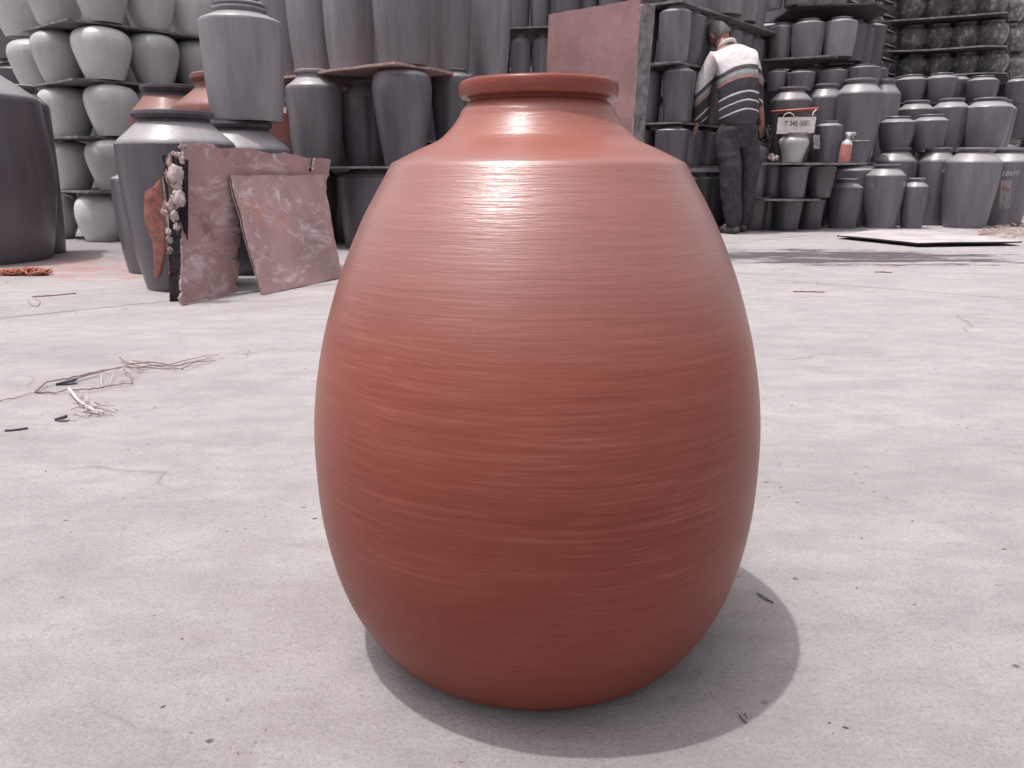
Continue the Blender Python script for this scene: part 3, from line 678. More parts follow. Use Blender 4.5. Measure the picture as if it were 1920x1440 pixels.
for i, (cx, hf, Y) in enumerate(G):
    z = 1.75; d = depth(Y, z)
    jar((cx - 960) / F * d, Y, zb2 + .004, hf / F * d, .62, 'tall', 'mid', f'large grey jar with chalky stains, {ORD[i]} from the left on the red board', group='large grey jars on the red board', seg=64, name='large_grey_jar')
for i, (x, y) in enumerate(((-1.9, 6.9), (-1.4, 6.8), (-.95, 6.7), (-.5, 6.9))):
    jar(x, y, zb2, .21, .62, 'tall', 'mid', 'large grey jar in the back row above the red board', group='back row above the red board', seg=24)
# marks on the largest one: faded pasted label squares
# ================================================================== CENTRE far stack K and P board
for k, (z0, z1) in enumerate(((0, .5), (.58, 1.08), (1.16, 1.66), (1.755, 2.35))):
    xs = ((896, 22), (936, 21), (975, 20), (1015, 21.5), (1066, 30), (1108, 22), (1150, 26), (1195, 24)) if k == 3 else ((896, 22), (936, 21), (976, 20), (1017, 21), (1058, 22), (1102, 22), (1145, 22), (1188, 22))
    for i, (cx, hf) in enumerate(xs):
        Y = 7.6 + .05 * (i % 2) - .06 * i; d = depth(Y, z1)
        jar((cx - 960) / F * d, Y, z0, hf / F * d, z1 - z0 - .02, 'low', 'dark', f'narrow grey jar, {ORD[i]} from the left in the {["floor", "second", "third", "top"][k]} tier behind the upright board', group='narrow grey jars behind the upright board', seg=36)
for z in (.565, 1.145, 1.745):
    board('shelf_board', [(-.4, 7.45), (1.35, 7.05), (1.5, 8.0), (-.4, 8.1)], z, .014, M['darkboard'], f'dark board between the {"lower" if z<.6 else "middle" if z<1.2 else "upper"} tiers of narrow jars behind the upright board', edge=M['greyboard'])
TR = at(1199, -3, 5.6); TL = at(1029, 27, 6.22)
bz = .0
BRp = Vector((xat(1178, 5.5, .2) - .02, 5.45, .002)); BLp = Vector((TL.x - .05, 6.05, .002))
sheet('upright_red_board', (BLp, BRp, TR, TL), .018, M['ply3'], 'tall dull red board standing upright behind the terracotta jar', 'board', edge=M['edge'], nu=24, nv=30, warp=.01, ragged=(.005, .003, .004, .003), seed=9)
a = at(1203, 6, 5.75); b = at(1229, 9, 5.85)
pb = at(1180, 300, 5.68); pb2 = at(1204, 300, 5.78)
def ext(p, q):  # extend the line q->p down to the floor
    k = (q.z - .002) / (q.z - p.z); return q + (p - q) * k
sheet('grey_plank', (ext(pb, a), ext(pb2, b), b, a), .04, M['greyboard'], 'narrow mould-stained grey plank leaning beside the upright red board', 'plank', edge=M['greyboard'], nu=6, nv=40, ragged=(.02, .04, .02, .04), seed=4)

# ================================================================== RIGHT stack behind the man (R1)
zt = [0.0, .575, .925, 1.395, 1.85]
base = Vector((xat(1265, 6.9, 1.6), 6.9)); ea = Vector((.172, .235)); eb = Vector((-.21, .165))
hts = [.46, .285, .40, .385]
for k in range(4):
    off = Vector((0, 0)) if k != 2 else Vector((.06, .02))
    if k == 1: off = Vector((.02, 0))
    r = .133 if k in (2, 3) else .145
    for i in range(8):
        p = base + off + ea * i * (1.0 if r < .14 else 1.06)
        jar(p.x, p.y, zt[k], r, hts[k], 'low', 'dark' if k >= 2 else 'darker', f'grey jar, {ORD[i]} back from the corner on the {["floor", "lowest board", "middle board", "top board"][k]} behind the man', group='jars in the stack behind the man', seg=44)
    for j in (1, 2):
        p = base + off + eb * j * 1.15
        jar(p.x, p.y, zt[k], r, hts[k], 'low', 'dark' if k >= 2 else 'darker', f'grey jar {["just", "further"][j-1]} left of the corner on the {["floor", "lowest board", "middle board", "top board"][k]} behind the man', group='jars in the stack behind the man', seg=36)
for k in range(1, 5):
    c = base + Vector((.01, -.155)) + (Vector((.02, 0)) if k == 2 else Vector((0, 0)))
    lf = c + Vector((-.45, .32)); n_ = 2.25
    rt = c + Vector((.172, .235)).normalized() * n_ + Vector((.12, -.08))
    board('shelf_board', [c, rt, rt + Vector((-.4, .3)), lf + Vector((.2, .6)), lf], zt[k] - .002, .016, M['greyboard'] if k > 2 else M['darkboard'],
          f'{["dark", "dark", "grey", "pale-edged grey"][k-1]} board under the {["second", "third", "fourth", "top"][k-1]} row of jars behind the man', edge=M['greyboard'])
for i, (cx, hf, Y) in enumerate(((1236, 30, 7.5), (1287, 38, 7.15), (1364, 39, 7.45), (1394, 36, 7.8), (1408, 34, 8.1))):
    d = depth(Y, 2.2); jar((cx - 960) / F * d, Y, zt[4] + .001, hf / F * d, .5, 'tall', 'mid', f'large grey jar, {ORD[i]} from the left above the pale-edged board', group='large jars on the pale-edged board', seg=44, name='large_grey_jar')

# ================================================================== RIGHT-MIDDLE stack (R2)
zi = .597
c = Vector((xat(1563, 6.98, zi), 6.98))
bI = board('shelf_board', [c, c + Vector((.36, .16)), c + Vector((.3, .75)), c + Vector((-.75, .75)), c + Vector((-.62, .03)), c + Vector((-.25, -.0))], zi, .018, M['greyboard'], 'grey board holding the sign, the sprayer and small pots', edge=M['greyboard'])
c2 = Vector((xat(1500, 6.95, .29), 6.93))
board('shelf_board', [c2, c2 + Vector((.28, .28)), c2 + Vector((.2, .8)), c2 + Vector((-.45, .7)), c2 + Vector((-.32, .0))], .288, .016, M['darkboard'], 'low dark board above the pots on the floor right of the man', edge=M['greyboard'])
for i, (cx, hf, Y) in enumerate(((1450, 24, 7.3), (1490, 26, 7.15), (1540, 26, 7.35))):
    z = .55; d = depth(Y, z); jar((cx - 960) / F * d, Y, .290, hf / F * d, .262, 'bucket', 'darker', f'dark straight-sided pot, {ORD[i]} from the left under the sign board', group='dark pots under the sign board', seg=36, name='dark_pot', cat='pot')
for i, (cx, hf, Y) in enumerate(((1440, 22, 7.35), (1478, 26, 7.2), (1522, 24, 7.4))):
    z = .25; d = depth(Y, z); jar((cx - 960) / F * d, Y, 0, hf / F * d, .255, 'bucket', 'darker', f'dark pot, {ORD[i]} from the left on the floor beside the man', group='dark pots on the floor beside the man', seg=36, name='dark_pot', cat='pot')
# jars standing behind the shelf items
for i, (cx, hf, Y, ys) in enumerate(((1484, 38, 7.8, 188), (1548, 34, 8.0, 183), (1611, 43, 7.85, 175), (1656, 32, 8.15, 176))):
    pjar(cx, hf, Y, zi, ys, 'wide', 'dark', f'large bright-shouldered dark jar, {ORD[i]} from the left behind the sign', group='large jars behind the sign', seg=56)
    pjar(cx, hf * .98, Y, 0, 318, 'low', 'darker', f'dark floor jar, {ORD[i]} from the left beneath the large jars behind the sign', group='floor jars beneath the large jars', seg=24)
z3 = zat(178, 8.0) + .005
for i, (cx, hf, Y, ys) in enumerate(((1457, 18, 8.1, 136), (1502, 26, 8.05, 137), (1560, 29, 8.1, 134), (1619, 32, 8.1, 128), (1648, 17, 8.4, 131))):
    pjar(cx, hf, Y, z3 + .03, ys, 'low', 'dark', f'squat grey jar, {ORD[i]} from the left in the short middle row right of the man', group='squat grey jars in the middle row', seg=44)
z4 = 1.60
for i, (cx, hf, Y, ys) in enumerate(((1466, 22, 8.35, 52), (1517, 30, 8.2, 45), (1577, 30, 8.15, 42), (1602, 23, 8.45, 47), (1620, 20, 8.7, 56))):
    pjar(cx, hf, Y, z4, ys, 'low', 'mid' if i < 3 else 'dark', f'bright-shouldered grey jar, {ORD[i]} from the left in the upper row right of the man', group='grey jars in the upper row', seg=44)
c = Vector((xat(1558, 7.9, z4), 7.9))
board('shelf_board', [c, c + Vector((.1, .08)), c + Vector((.1, .9)), c + Vector((-.6, .9)), c + Vector((-.58, .35))], z4 - .002, .014, M['greyboard'], 'short grey board tilting out over the squat jars right of the man', edge=M['greyboard'])
z5 = 2.075
for i, (cx, hf, Y) in enumerate(((1449, 26, 8.35), (1506, 31, 8.25), (1540, 30, 8.45), (1567, 28, 8.6), (1592, 22, 8.9))):
    d = depth(Y, 2.5); jar((cx - 960) / F * d, Y, z5, hf / F * d, .5, 'low', 'mid', f'pale-edged grey jar, {ORD[i]} from the left in the topmost row right of the man', group='grey jars in the topmost row', seg=44)
board('shelf_board', [(2.75, 8.1), (3.45, 8.0), (3.75, 8.35), (3.8, 9.0), (2.75, 9.0)], z5 - .002, .016, M['darkboard'], 'dark board under the topmost row of jars right of the man', edge=M['darkboard'])
for k, z in enumerate((.0, .6, 1.3, 1.6)):
    for x in (2.75, 3.1, 3.45, 3.8):
        jar(x, 8.9, z, .18, .48 if z < 1.3 else .25 if z < 1.6 else .4, 'low', 'darker', 'dark jar in the shaded back row right of the man', group='shaded back row right of the man', seg=24)

# ================================================================== RIGHT pile (R3)
Yg = 7.55
pjar(1586, 30.5, 7.55, 0, 351, 'tall', 'dark', 'small dark jar with pale neck on the floor, leftmost of the front row', seg=56)
pjar(1662, 35.5, 7.55, 0, 328, 'wide', 'dark', 'middle-sized dark jar with bright shoulder in the front floor row', seg=56)
pjar(1718, 22.5, 7.5, 0, 350, 'tall', 'dark', 'slim short dark jar on the floor between two bigger ones', seg=56)
sj = pjar(1825, 47, 7.6, 0, 302, 'wide', 'dark', 'largest dark jar of the front floor row, bright shoulder, behind the flat board', seg=64)
s6 = pjar(1894, 43, 7.85, 0, 302, 'wide', 'dark', 'dark jar with chalk number and pasted label at the right edge', seg=64)
t1 = pjar(1676, 40, 8.0, 0, 301, 'wide', 'dark', 'dark jar in the second floor row behind the middle-sized one', seg=48)
t2 = pjar(1757, 34, 8.0, 0, 301, 'wide', 'dark', 'dark jar with chalk number 48 in the second floor row', seg=48)
z_u = zat(301, 8.0) * 1.17
for i, (cx, hf, Y, ys) in enumerate(((1682, 33, 8.0, 229), (1746, 31, 8.05, 226))):
    pjar(cx, hf, Y, z_u, ys, 'wide', 'dark', f'dark jar stacked on the second floor row, {["left", "right"][i]} one of two with bright collars', seg=48)
for i, (cx, hf, Y, ys) in enumerate(((1718, 32, 8.4, 205), (1783, 33, 8.4, 202), (1854, 40, 8.25, 201), (1872, 30, 8.6, 204))):
    pjar(cx, hf, Y, z_u - .02, ys, 'wide', 'dark', f'tall dark jar, {ORD[i]} from the left in the shoulder-high row at the right', group='shoulder-high row of jars at the right', seg=48)
z_w = zat(202, 8.5) * 1.05 + .01
for i, (cx, hf, Y, ys) in enumerate(((1709, 27, 8.8, 150), (1766, 28, 8.75, 147), (1795, 22, 9.0, 150), (1843, 26, 8.75, 151), (1910, 20, 8.9, 153))):
    pjar(cx, hf, Y, z_w, ys, 'wide', 'dark', f'small bright-shouldered jar, {ORD[i]} from the left below the mottled pots', group='small grey jars below the mottled pots', seg=48)
for x in (3.6, 4.0, 4.4, 4.8, 5.2):
    for z, h in ((0, .6), (.66, .5), (1.2, .28)):
        jar(x, 9.15, z, .2, h, 'wide', 'darker', 'dark jar in the hidden back of the right-hand pile', group='hidden back of the right-hand pile', seg=20)
# mottled pots in plastic on boards
zm = [zat(141, 9.2), zat(89, 9.2), zat(30, 9.2), zat(-32, 9.2)]
for k in range(3):
    z0 = zm[k] + .004; h = (zm[k + 1] - zm[k]) * .86
    for i, (cx, hf, Y) in enumerate(((1668, 25, 9.75), (1712, 27, 9.6), (1762, 25, 9.5), (1812, 26, 9.4), (1862, 29, 9.3), (1900, 26, 9.6), (1926, 26, 9.95))):
        d = depth(Y, z0 + h); jar((cx - 960) / F * d, Y, z0, hf / F * d, h * .92, 'squat', 'mottled', f'mottled pot wrapped in film, {ORD[i]} from the left on the {["lower", "middle", "upper"][k]} board', group='mottled pots wrapped in film', seg=40, name='mottled_pot', cat='pot')
for k in range(4):
    z = zm[k]; c = Vector((xat(1880, 9.1, z), 9.02))
    board('shelf_board', [c, c + Vector((.5, .75)), c + Vector((.2, 1.6)), c + Vector((-1.6, 1.4)), c + Vector((-1.5, .55)), c + Vector((-.9, .32)), c + Vector((-.25, .02))], z, .016, M['darkboard'],
          f'warped dark board, {ORD[k]} from below, under the mottled pots', edge=M['greyboard'], sag=.03)
# receding stack of slabs and boards left of the mottled pots
M['rough'] = simple('rough_dusty_block', (0.19, 0.175, 0.18), 0.9, 30, 0.5, 0.8)
for k in range(8):
    z0 = 1.47 + k * .151
    A_ = Vector((xat(1600, 8.55, z0), 8.62)); B_ = Vector((xat(1688, 9.75, z0), 9.75)); dr_ = (B_ - A_).normalized(); nn = Vector((-dr_.y, dr_.x))
    for i in range(6):
        p = A_ + dr_ * (.14 + i * .27) + nn * .13
        jar(p.x, p.y, z0, .13, .115, 'squat', 'mottled', f'dusty small bowl, {ORD[i]} along the {ORD[k]} tier of the tray stack', group='dusty bowls in the tray stack', seg=24, name='dusty_bowl', cat='bowl')
    board('shelf_board', [A_, B_, B_ + nn * .5, A_ + nn * .5], z0 - .002, .014, M['rough'], f'thin pale-edged tray, {ORD[k]} from below in the tray stack at upper right', edge=M['paleboard'])
# tall pale-lit jars in the top right corner
for i, (cx, hf, Y) in enumerate(((1835, 20, 10.4), (1868, 22, 10.2), (1905, 26, 10.0), (1950, 26, 10.0))):
    d = depth(Y, 2.9); jar((cx - 960) / F * d, Y, zm[3] - .36 + .01 if i > 1 else zm[3], hf / F * d, .9, 'low', 'mid', f'tall light grey jar, {ORD[i]} from the left in the top right corner', group='tall light jars in the top right corner', seg=36, name='tall_grey_jar')

# ------------------------------------------------------------------ far back wall of stacked jars (fills the gaps)
for k in range(4):
    for i in range(20):
        x = -7.2 + i * .76 + (.3 if k % 2 else 0)
        jar(x, 11.0 + .1 * math.sin(i * 1.7), k * .95, .37, .84, 'low', 'dark', 'dark grey jar in the far wall of stacked jars at the back of the yard', group='far wall of stacked jars', seg=20)
for k in range(4):
    for i in range(6):
        jar(-4.6 + i * .72 + (.3 if k % 2 else 0), 8.3, k * .82, .35, .72, 'low', 'darker', 'shaded dark jar in the row behind the pale pots', group='shaded row behind the pale pots', seg=20)

# ------------------------------------------------------------------ things on the sign board
def text_mesh(s, size, ext=.0008, bold=.0):
    cu = bpy.data.curves.new('text', 'FONT'); cu.body = s; cu.size = size; cu.extrude = ext; cu.align_x = 'CENTER'; cu.offset = bold
    to = bpy.data.objects.new('t', cu); C.objects.link(to)
    bpy.context.view_layer.update()
    me = bpy.data.meshes.new_from_object(to.evaluated_get(bpy.context.evaluated_depsgraph_get()))
    bpy.data.objects.remove(to); return me
# white sign
Ys = 7.02
pc = [at(1456, 251, Ys), at(1526, 249, Ys), at(1531, 219, Ys + .01), at(1460, 220, Ys + .01)]
sg = tag(empty('foam_sign', (pc[0] + pc[1]) / 2), 'white foam sign with a handwritten number hung in front of small pots', 'sign')
def child_keep(o, root):
    bpy.context.view_layer.update(); o.parent = root; o.matrix_parent_inverse = root.matrix_world.inverted(); return o
o = sheet('panel', pc, .012, M['sign'], edge=M['sign'], nu=6, nv=4, ragged=(.01, .01, .03, .01), seed=3)
for key in ('label', 'category'):
    if key in o: del o[key]
child_keep(o, sg)
tm = text_mesh('T 348 0081', .060, .0006, .0008); w_ = (pc[1] - pc[0])
cen = (pc[0] + pc[1]) / 2 + Vector((.01, -.004, .062))
for v in tm.vertices: v.co = Vector((cen.x + v.co.x * .80, cen.y - .002 - v.co.z, cen.z + v.co.y + v.co.x * (w_.z / w_.x)))
child_keep(obj('handwriting', tm, M['ink']), sg)
bm = bmesh.new()
tube(bm, [at(1466, 222, Ys), at(1472, 214, Ys - .01), at(1480, 211, Ys - .012), at(1487, 214, Ys - .01), at(1490, 221, Ys)], .004, 6)
tube(bm, [at(1523, 219, Ys), at(1525, 211, Ys + .02), at(1531, 205, Ys + .05)], .004, 6)
child_keep(obj('string', bm_mesh('string', bm), M['string']), sg)
# red plate / basin above
Yp = 7.35; zpl = zat(208, Yp)
bk = tag(empty('dark_tub', (xat(1490, Yp, .8), Yp, zi)), 'dark tub standing behind the white sign under the red lid', 'tub')
bl = lathe('tub_body', [(0, .004), (.12, .0)] + spline([(.125, .004), (.15, .12), (.175, .34), (.178, zpl - zi - .03)], 4) + [(.165, zpl - zi - .03), (.15, .1), (0, .05)], 48, M['darker'])
obj('body', bl, None, bk); bk.scale = (.9, .9, 1)
pl = tag(empty('plastic_lid', (xat(1491, Yp, zpl), Yp, zpl - .006)), 'shallow red plastic lid resting tilted above the white sign', 'lid')
ob = obj('dish', lathe('lid_dish', [(0, -.012), (.15, -.010), (.19, .0), (.205, .018), (.198, .024), (.18, .012), (0, 0)], 60, M['redplastic']), None, pl)
ob.rotation_euler = (math.radians(3), math.radians(-4), 0)
# round pale vase under the sign
Yb = 7.1; vz = zi + .001
vs = tag(empty('pale_round_vase', (xat(1486, Yb, .65), Yb, vz)), 'glossy pale round vase with wide neck right under the white sign', 'vase')
k_ = depth(Yb, .7) / F
H = zat(249, Yb) - vz
vp = [(0, .003), (.075, .003), (.08, 0)] + spline([(.082, .004), (.088, H * .18), (.108, H * .42), (.127, H * .62), (.125, H * .75), (.108, H * .84), (.112, H * .86)], 6)
obj('body', lathe('vase_body', vp, 56, M['white']), None, vs)
obj('neck', lathe('vase_neck', [(.112, H * .855), (.106, H * .88), (.108, H * .93), (.118, H * 1.0), (.112, H * 1.02), (.10, H), (.095, H * .8)], 56, M['mid']), None, vs)
# dark jar with pale shoulder right of the sign and its torn paper tag
dj = pjar(1556, 24, 7.4, zi + .001, 236, 'low', 'darker', 'dark open jar with pale curved rim between the sign and the red sprayer', seg=48)
pt = lathe('x', [(0, 0), (.01, 0)], 4)
lb = sheet('torn_paper', (at(1526, 279, 7.14), at(1537, 279, 7.14), at(1537, 253, 7.15), at(1524, 253, 7.15)), .002, M['label'], 'torn grey paper strip hanging below the corner of the sign', 'paper', nu=6, nv=10, ragged=(.1, .1, .05, .15), warp=.01, seed=8)
# red sprayer bottle
Yq = 7.12
q0 = Vector((xat(1582, Yq, zi), Yq, zi + .001)); hb = zat(264, Yq) - zi
sb = tag(empty('spray_bottle', q0), 'red spray bottle with frosted top standing on the grey board', 'bottle')
rb = 10.5 * k_
o1 = obj('body', lathe('bottle_body', [(0, 0), (rb * .9, 0), (rb, .01), (rb * 1.0, hb * .5), (rb * .95, hb * .82)], 32, M['pinkliquid']), None, sb)
o2 = obj('shoulder', lathe('bottle_shoulder', [(rb * .95, hb * .82), (rb * .85, hb * .92), (rb * .45, hb * 1.03), (rb * .35, hb * 1.06), (rb * .35, hb * 1.12), (0, hb * 1.12)], 32, M['clearplastic']), None, sb)
bm = bmesh.new()
tube(bm, [(0, 0, hb * 1.1), (0, 0, hb * 1.32)], rb * .42, 12); tube(bm, [(-rb * .5, 0, hb * 1.30), (rb * 1.2, 0, hb * 1.33)], rb * .32, 10); tube(bm, [(rb * .7, 0, hb * 1.27), (rb * 1.0, 0, hb * 1.12), (rb * .8, 0, hb * 1.04)], rb * .14, 8)
obj('trigger_head', bm_mesh('trigger', bm), M['clearplastic'], sb); sb.rotation_euler = (0, math.radians(4), 0)
pot = pjar(1611, 19, 7.3, zi + .001, 266, 'bucket', 'darker', 'small dark bucket-shaped pot at the right end of the grey board', seg=40, name='dark_pot', cat='pot')
# bunch of pale flowers and dusty plant beside the man's hand
bm = bmesh.new(); cc = at(1452, 296, 7.0)
for s in range(9):
    r = random.uniform(.014, .024); p = cc + Vector((random.uniform(-.06, .045), random.uniform(-.03, .03), random.uniform(-.02, .02))); p.z = max(p.z, zi + r * .8)
    m = bmesh.ops.create_icosphere(bm, subdivisions=2, radius=r)
    for v in m['verts']: v.co = v.co * (1 + .5 * noise.noise(v.co * 60 + p * 9)) + p
tag(obj('pale_clay_lumps', bm_mesh('lumps', bm), M['foam']), 'heap of small pale lumps on the left end of the grey board', 'lumps')
# dark jar standing by the man's right leg on a low pot
jl = pjar(1416, 24.5, 7.22, .29, 279, 'low', 'dark', 'grey jar with bright shoulder just right of the man\'s leg', seg=48)
pjar(1414, 26, 7.25, 0, 372, 'bucket', 'darker', 'dark floor pot under the grey jar at the man\'s side', seg=36, name='dark_pot', cat='pot')
rt_ = tag(empty('dusty_plant', at(1437, 300, 7.15)), 'dusty wilted plant with narrow leaves between the man and the sign', 'plant')
rt_.location.z = zi
bm = bmesh.new(); 
for s in range(5):
    tube(bm, [(0, 0, 0), (random.uniform(-.03, .03), 0, .15), (random.uniform(-.08, .06), random.uniform(-.03, .03), .30)], [.004, .003, .0015], 5)
obj('stem', bm_mesh('stem', bm), M['leaf'], rt_)
bm = bmesh.new()
for s in range(90):
    p = Vector((random.gauss(0, .035), random.gauss(0, .03), random.uniform(.03, .33))); a = random.uniform(0, 6.28); l = random.uniform(.03, .06); t = random.uniform(-.9, .3)
    d = Vector((math.cos(a), math.sin(a) * .6, t)).normalized(); sd_ = d.cross(Vector((0, 0, 1))).normalized() * l * .18
    vs_ = [bm.verts.new(p), bm.verts.new(p + d * l * .5 + sd_), bm.verts.new(p + d * l), bm.verts.new(p + d * l * .5 - sd_)]
    bm.faces.new(vs_)
fo = obj('foliage', bm_mesh('foliage', bm, False), M['leaf'], rt_)

# ------------------------------------------------------------------ writing on jars
def jar_text(j, kind, s, size, px, py, mat, name='chalk_number', bold=.001, zsc=1.0):
    c = j.location; R = j.scale[0]; Hh = j.scale[2]
    Y = c.y - R * .9
    for it in range(10):
        p = at(px, py, Y); r = R * jar_r(kind, min(max(p.z / Hh, .02), .97)); dx = max(-r * .98, min(r * .98, p.x - c.x)); Y = c.y - math.sqrt(r * r - dx * dx)
    a0 = math.atan2(dx, math.sqrt(r * r - dx * dx)); z0 = p.z
    me = text_mesh(s, size, .0003, bold)
    for v in me.vertices:
        z = z0 + v.co.y * zsc; rr = R * jar_r(kind, min(max(z / Hh, .02), .97)) + .003 + v.co.z
        a = a0 + v.co.x / rr; v.co = Vector((c.x + rr * math.sin(a), c.y - rr * math.cos(a), z))
    return child_keep(obj(name, me, M[mat]), j)
jar_text(t2, 'wide', '48', .075, 1772, 326, 'chalk')
jar_text(s6, 'wide', '189斤', .062, 1895, 330, 'chalk')
# pasted label with red print
c = s6.location; R = s6.scale[0]; Hh = s6.scale[2]
def label_patch(j, kind, px0, px1, py0, py1, mat, name, lift=.002):
    c = j.location; R = j.scale[0]; Hh = j.scale[2]; bm = bmesh.new(); rows_ = []
    for jj in range(7):
        py = py0 + (py1 - py0) * jj / 6; rr = []
        for ii in range(5):
            px = px0 + (px1 - px0) * ii / 4 - (py - py0) * .08; Y = c.y - R
            for it in range(10):
                p = at(px, py, Y); r = R * jar_r(kind, min(max(p.z / Hh, .02), .97)) + lift; dx = max(-r * .98, min(r * .98, p.x - c.x)); Y = c.y - math.sqrt(r * r - dx * dx)
            rr.append(bm.verts.new(at(px, py, Y)))
        rows_.append(rr)
    for a, b in zip(rows_[:-1], rows_[1:]):
        for k in range(4): bm.faces.new((a[k], a[k + 1], b[k + 1], b[k]))
    return child_keep(obj(name, bm_mesh(name, bm), M[mat]), j)
label_patch(s6, 'wide', 1877, 1898, 338, 391, 'label', 'pasted_label')
jar_text(s6, 'wide', 'Fu', .060, 1885, 358, 'redink', 'red_print', .002)
jar_text(s6, 'wide', '1', .05, 1882, 375, 'redink', 'red_print', .001)
jar_text(s6, 'wide', '2', .045, 1880, 389, 'redink', 'red_print', .001)

# ------------------------------------------------------------------ pale board lying on the ground
q = [gnd(1570, 436, .05), gnd(1722, 455, .035), gnd(1917, 452, .035), gnd(1850, 441, .04), gnd(1735, 427, .05), gnd(1640, 427, .05)]
fb = board('flat_pale_board', [(p.x, p.y) for p in q], .030, .011, M['paleboard'], 'bleached pale board lying flat on the ground in front of the jars', edge=M['char'], sag=.01)
# two flat battens under it
bb = tag(empty('low_batten', (0, 0, 0)), 'dark batten under the bleached flat board', 'batten')
bm = bmesh.new(); a, b_ = (q[0] + q[1]) / 2, (q[4] + q[3]) / 2
for t_ in (.25,):
    p = Vector((q[1].x + .1, q[1].y + .08, 0)); r_ = Vector((q[5].x + .25, q[5].y - .1, 0)); n_ = (r_ - p).normalized(); s_ = Vector((-n_.y, n_.x, 0)) * .03
    vs_ = [bm.verts.new(x + Vector((0, 0, zz))) for zz in (0.0, .0180) for x in (p + s_, p - s_, r_ - s_, r_ + s_)]
    for f in ((0, 1, 2, 3), (7, 6, 5, 4), (0, 4, 5, 1), (1, 5, 6, 2), (2, 6, 7, 3), (3, 7, 4, 0)): bm.faces.new([vs_[i] for i in f])
obj('plank', bm_mesh('plank', bm, False), M['char'], bb)
# straw litter at the right edge
bm = bmesh.new()
for s in range(420):
    px = random.uniform(1835, 1990); py = random.uniform(420, 447) if px > 1870 else random.uniform(434, 442)
    p = gnd(px, py); a = random.uniform(0, 3.14); l = random.uniform(.015, .07); h = random.uniform(.003, .03)
    tube(bm, [p + Vector((0, 0, h)), p + Vector((math.cos(a) * l, math.sin(a) * l, h * random.uniform(.2, 1.6)))], random.uniform(.001, .004), 4)
tag(obj('straw_litter', bm_mesh('straw', bm, False), M['straw']), 'brown straw and chips littering the ground at the right edge', 'litter', kind='stuff')
# loose chips and grit
def chips(n, mat, smin, smax, name, label, region, seedv):
    rnd = random.Random(seedv); bm = bmesh.new()
    for s in range(n):
        px = rnd.uniform(-60, 1980); py = rnd.uniform(*region)
        p = gnd(px, py); 
        if (p.x - JX) ** 2 + (p.y - JY) ** 2 < .05: continue
        r = rnd.uniform(smin, smax) * (0.7 + .25 * p.y)
        m = bmesh.ops.create_icosphere(bm, subdivisions=1, radius=r); a = rnd.uniform(0, 6.28); e_ = rnd.uniform(1, 2.6)
        for v in m['verts']:
            k = 1 + rnd.uniform(-.3, .3); x, y, z = v.co * k; x *= e_
            v.co = Vector((p.x + x * math.cos(a) - y * math.sin(a), p.y + x * math.sin(a) + y * math.cos(a), r * .3 + z * .5))
    tag(obj(name, bm_mesh(name, bm), mat), label, 'grit', kind='stuff')
chips(45, M['darkchip'], .0006, .0020, 'dark_grit', 'tiny dark chips scattered over the concrete', (480, 1430), 3)
chips(45, M['twig'], .0006, .0016, 'brown_grit', 'tiny brown crumbs scattered over the concrete', (480, 1430), 5)
# named small bits: twigs in the jar's shadow and black stick
def stick(pts, rad, mat, label, name='twig', h=.002):
    bm = bmesh.new(); P = [gnd(px, py, h) for px, py in pts]
    P2 = []
    for a, b in zip(P[:-1], P[1:]):
        for k in range(4): P2.append(a.lerp(b, k / 4) + Vector((random.uniform(-1, 1), random.uniform(-1, 1), abs(random.uniform(-.3, 1)))) * rad * .7)
    P2.append(P[-1]); tube(bm, P2, rad, 6)
    return tag(obj(name, bm_mesh(name, bm), M[mat]), label, 'twig')
stick([(1419, 1112), (1434, 1120), (1450, 1131)], .0007, 'darkchip', 'thin dark twig at the right rim of the terracotta jar\'s shadow, upper of a pair')
stick([(1421, 1115), (1438, 1126), (1449, 1128)], .0006, 'darkchip', 'finer dark twig crossing under its twin at the shadow\'s right rim')
stick([(1386, 1342), (1393, 1350), (1400, 1356)], .0007, 'darkchip', 'short dark sliver in the lower right of the jar\'s shadow')
stick([(1397, 1338), (1401, 1346)], .0006, 'darkchip', 'tiny dark sliver beside the other one in the shadow')
stick([(8, 808), (30, 806), (52, 803)], .0022, 'darkchip', 'straight dark stick below the dry stalks at the left')
stick([(60, 557), (100, 554), (143, 550)], .003, 'twig', 'long brown twig in front of the orange netting')
stick([(52, 562), (58, 572), (70, 575), (76, 566), (66, 560)], .0012, 'twig', 'curled tendril under the long brown twig')
stick([(1488, 547), (1520, 547), (1546, 548)], .0035, 'twig', 'short brown twig on the concrete right of the terracotta jar')
stick([(1640, 510), (1672, 511)], .004, 'twig', 'brown splinter below the dark spill')
# bundle of dry stalks on the left
dr = tag(empty('dry_stalks', gnd(200, 720)), 'tangled bundle of dry stalks and roots on the concrete at the left', 'dry stalks')
def stalk(pts, rad, mat, h=.004):
    bm = bmesh.new(); P2 = []
    P = [gnd(px, py, 0.0) + Vector((0, 0, hh)) for px, py, hh in pts]
    for a, b in zip(P[:-1], P[1:]):
        for k in range(5): P2.append(a.lerp(b, k / 5) + Vector((random.uniform(-1, 1), random.uniform(-1, 1), random.uniform(-.2, 1))) * .0022)
    P2.append(P[-1]); tube(bm, P2, [rad * (1 - .5 * i / len(P2)) for i in range(len(P2))], 6)
    child_keep(obj('stalk', bm_mesh('stalk', bm), M[mat]), dr)
stalk([(66, 737, .003), (105, 740, .004), (133, 738, .012)], .0024, 'twig')
stalk([(133, 738, .012), (152, 762, .010), (178, 774, .006), (195, 776, .003)], .0042, 'twigpale')
stalk([(66, 737, .003), (90, 724, .010), (140, 716, .012), (190, 702, .010), (240, 692, .008), (270, 697, .006)], .0022, 'twig')
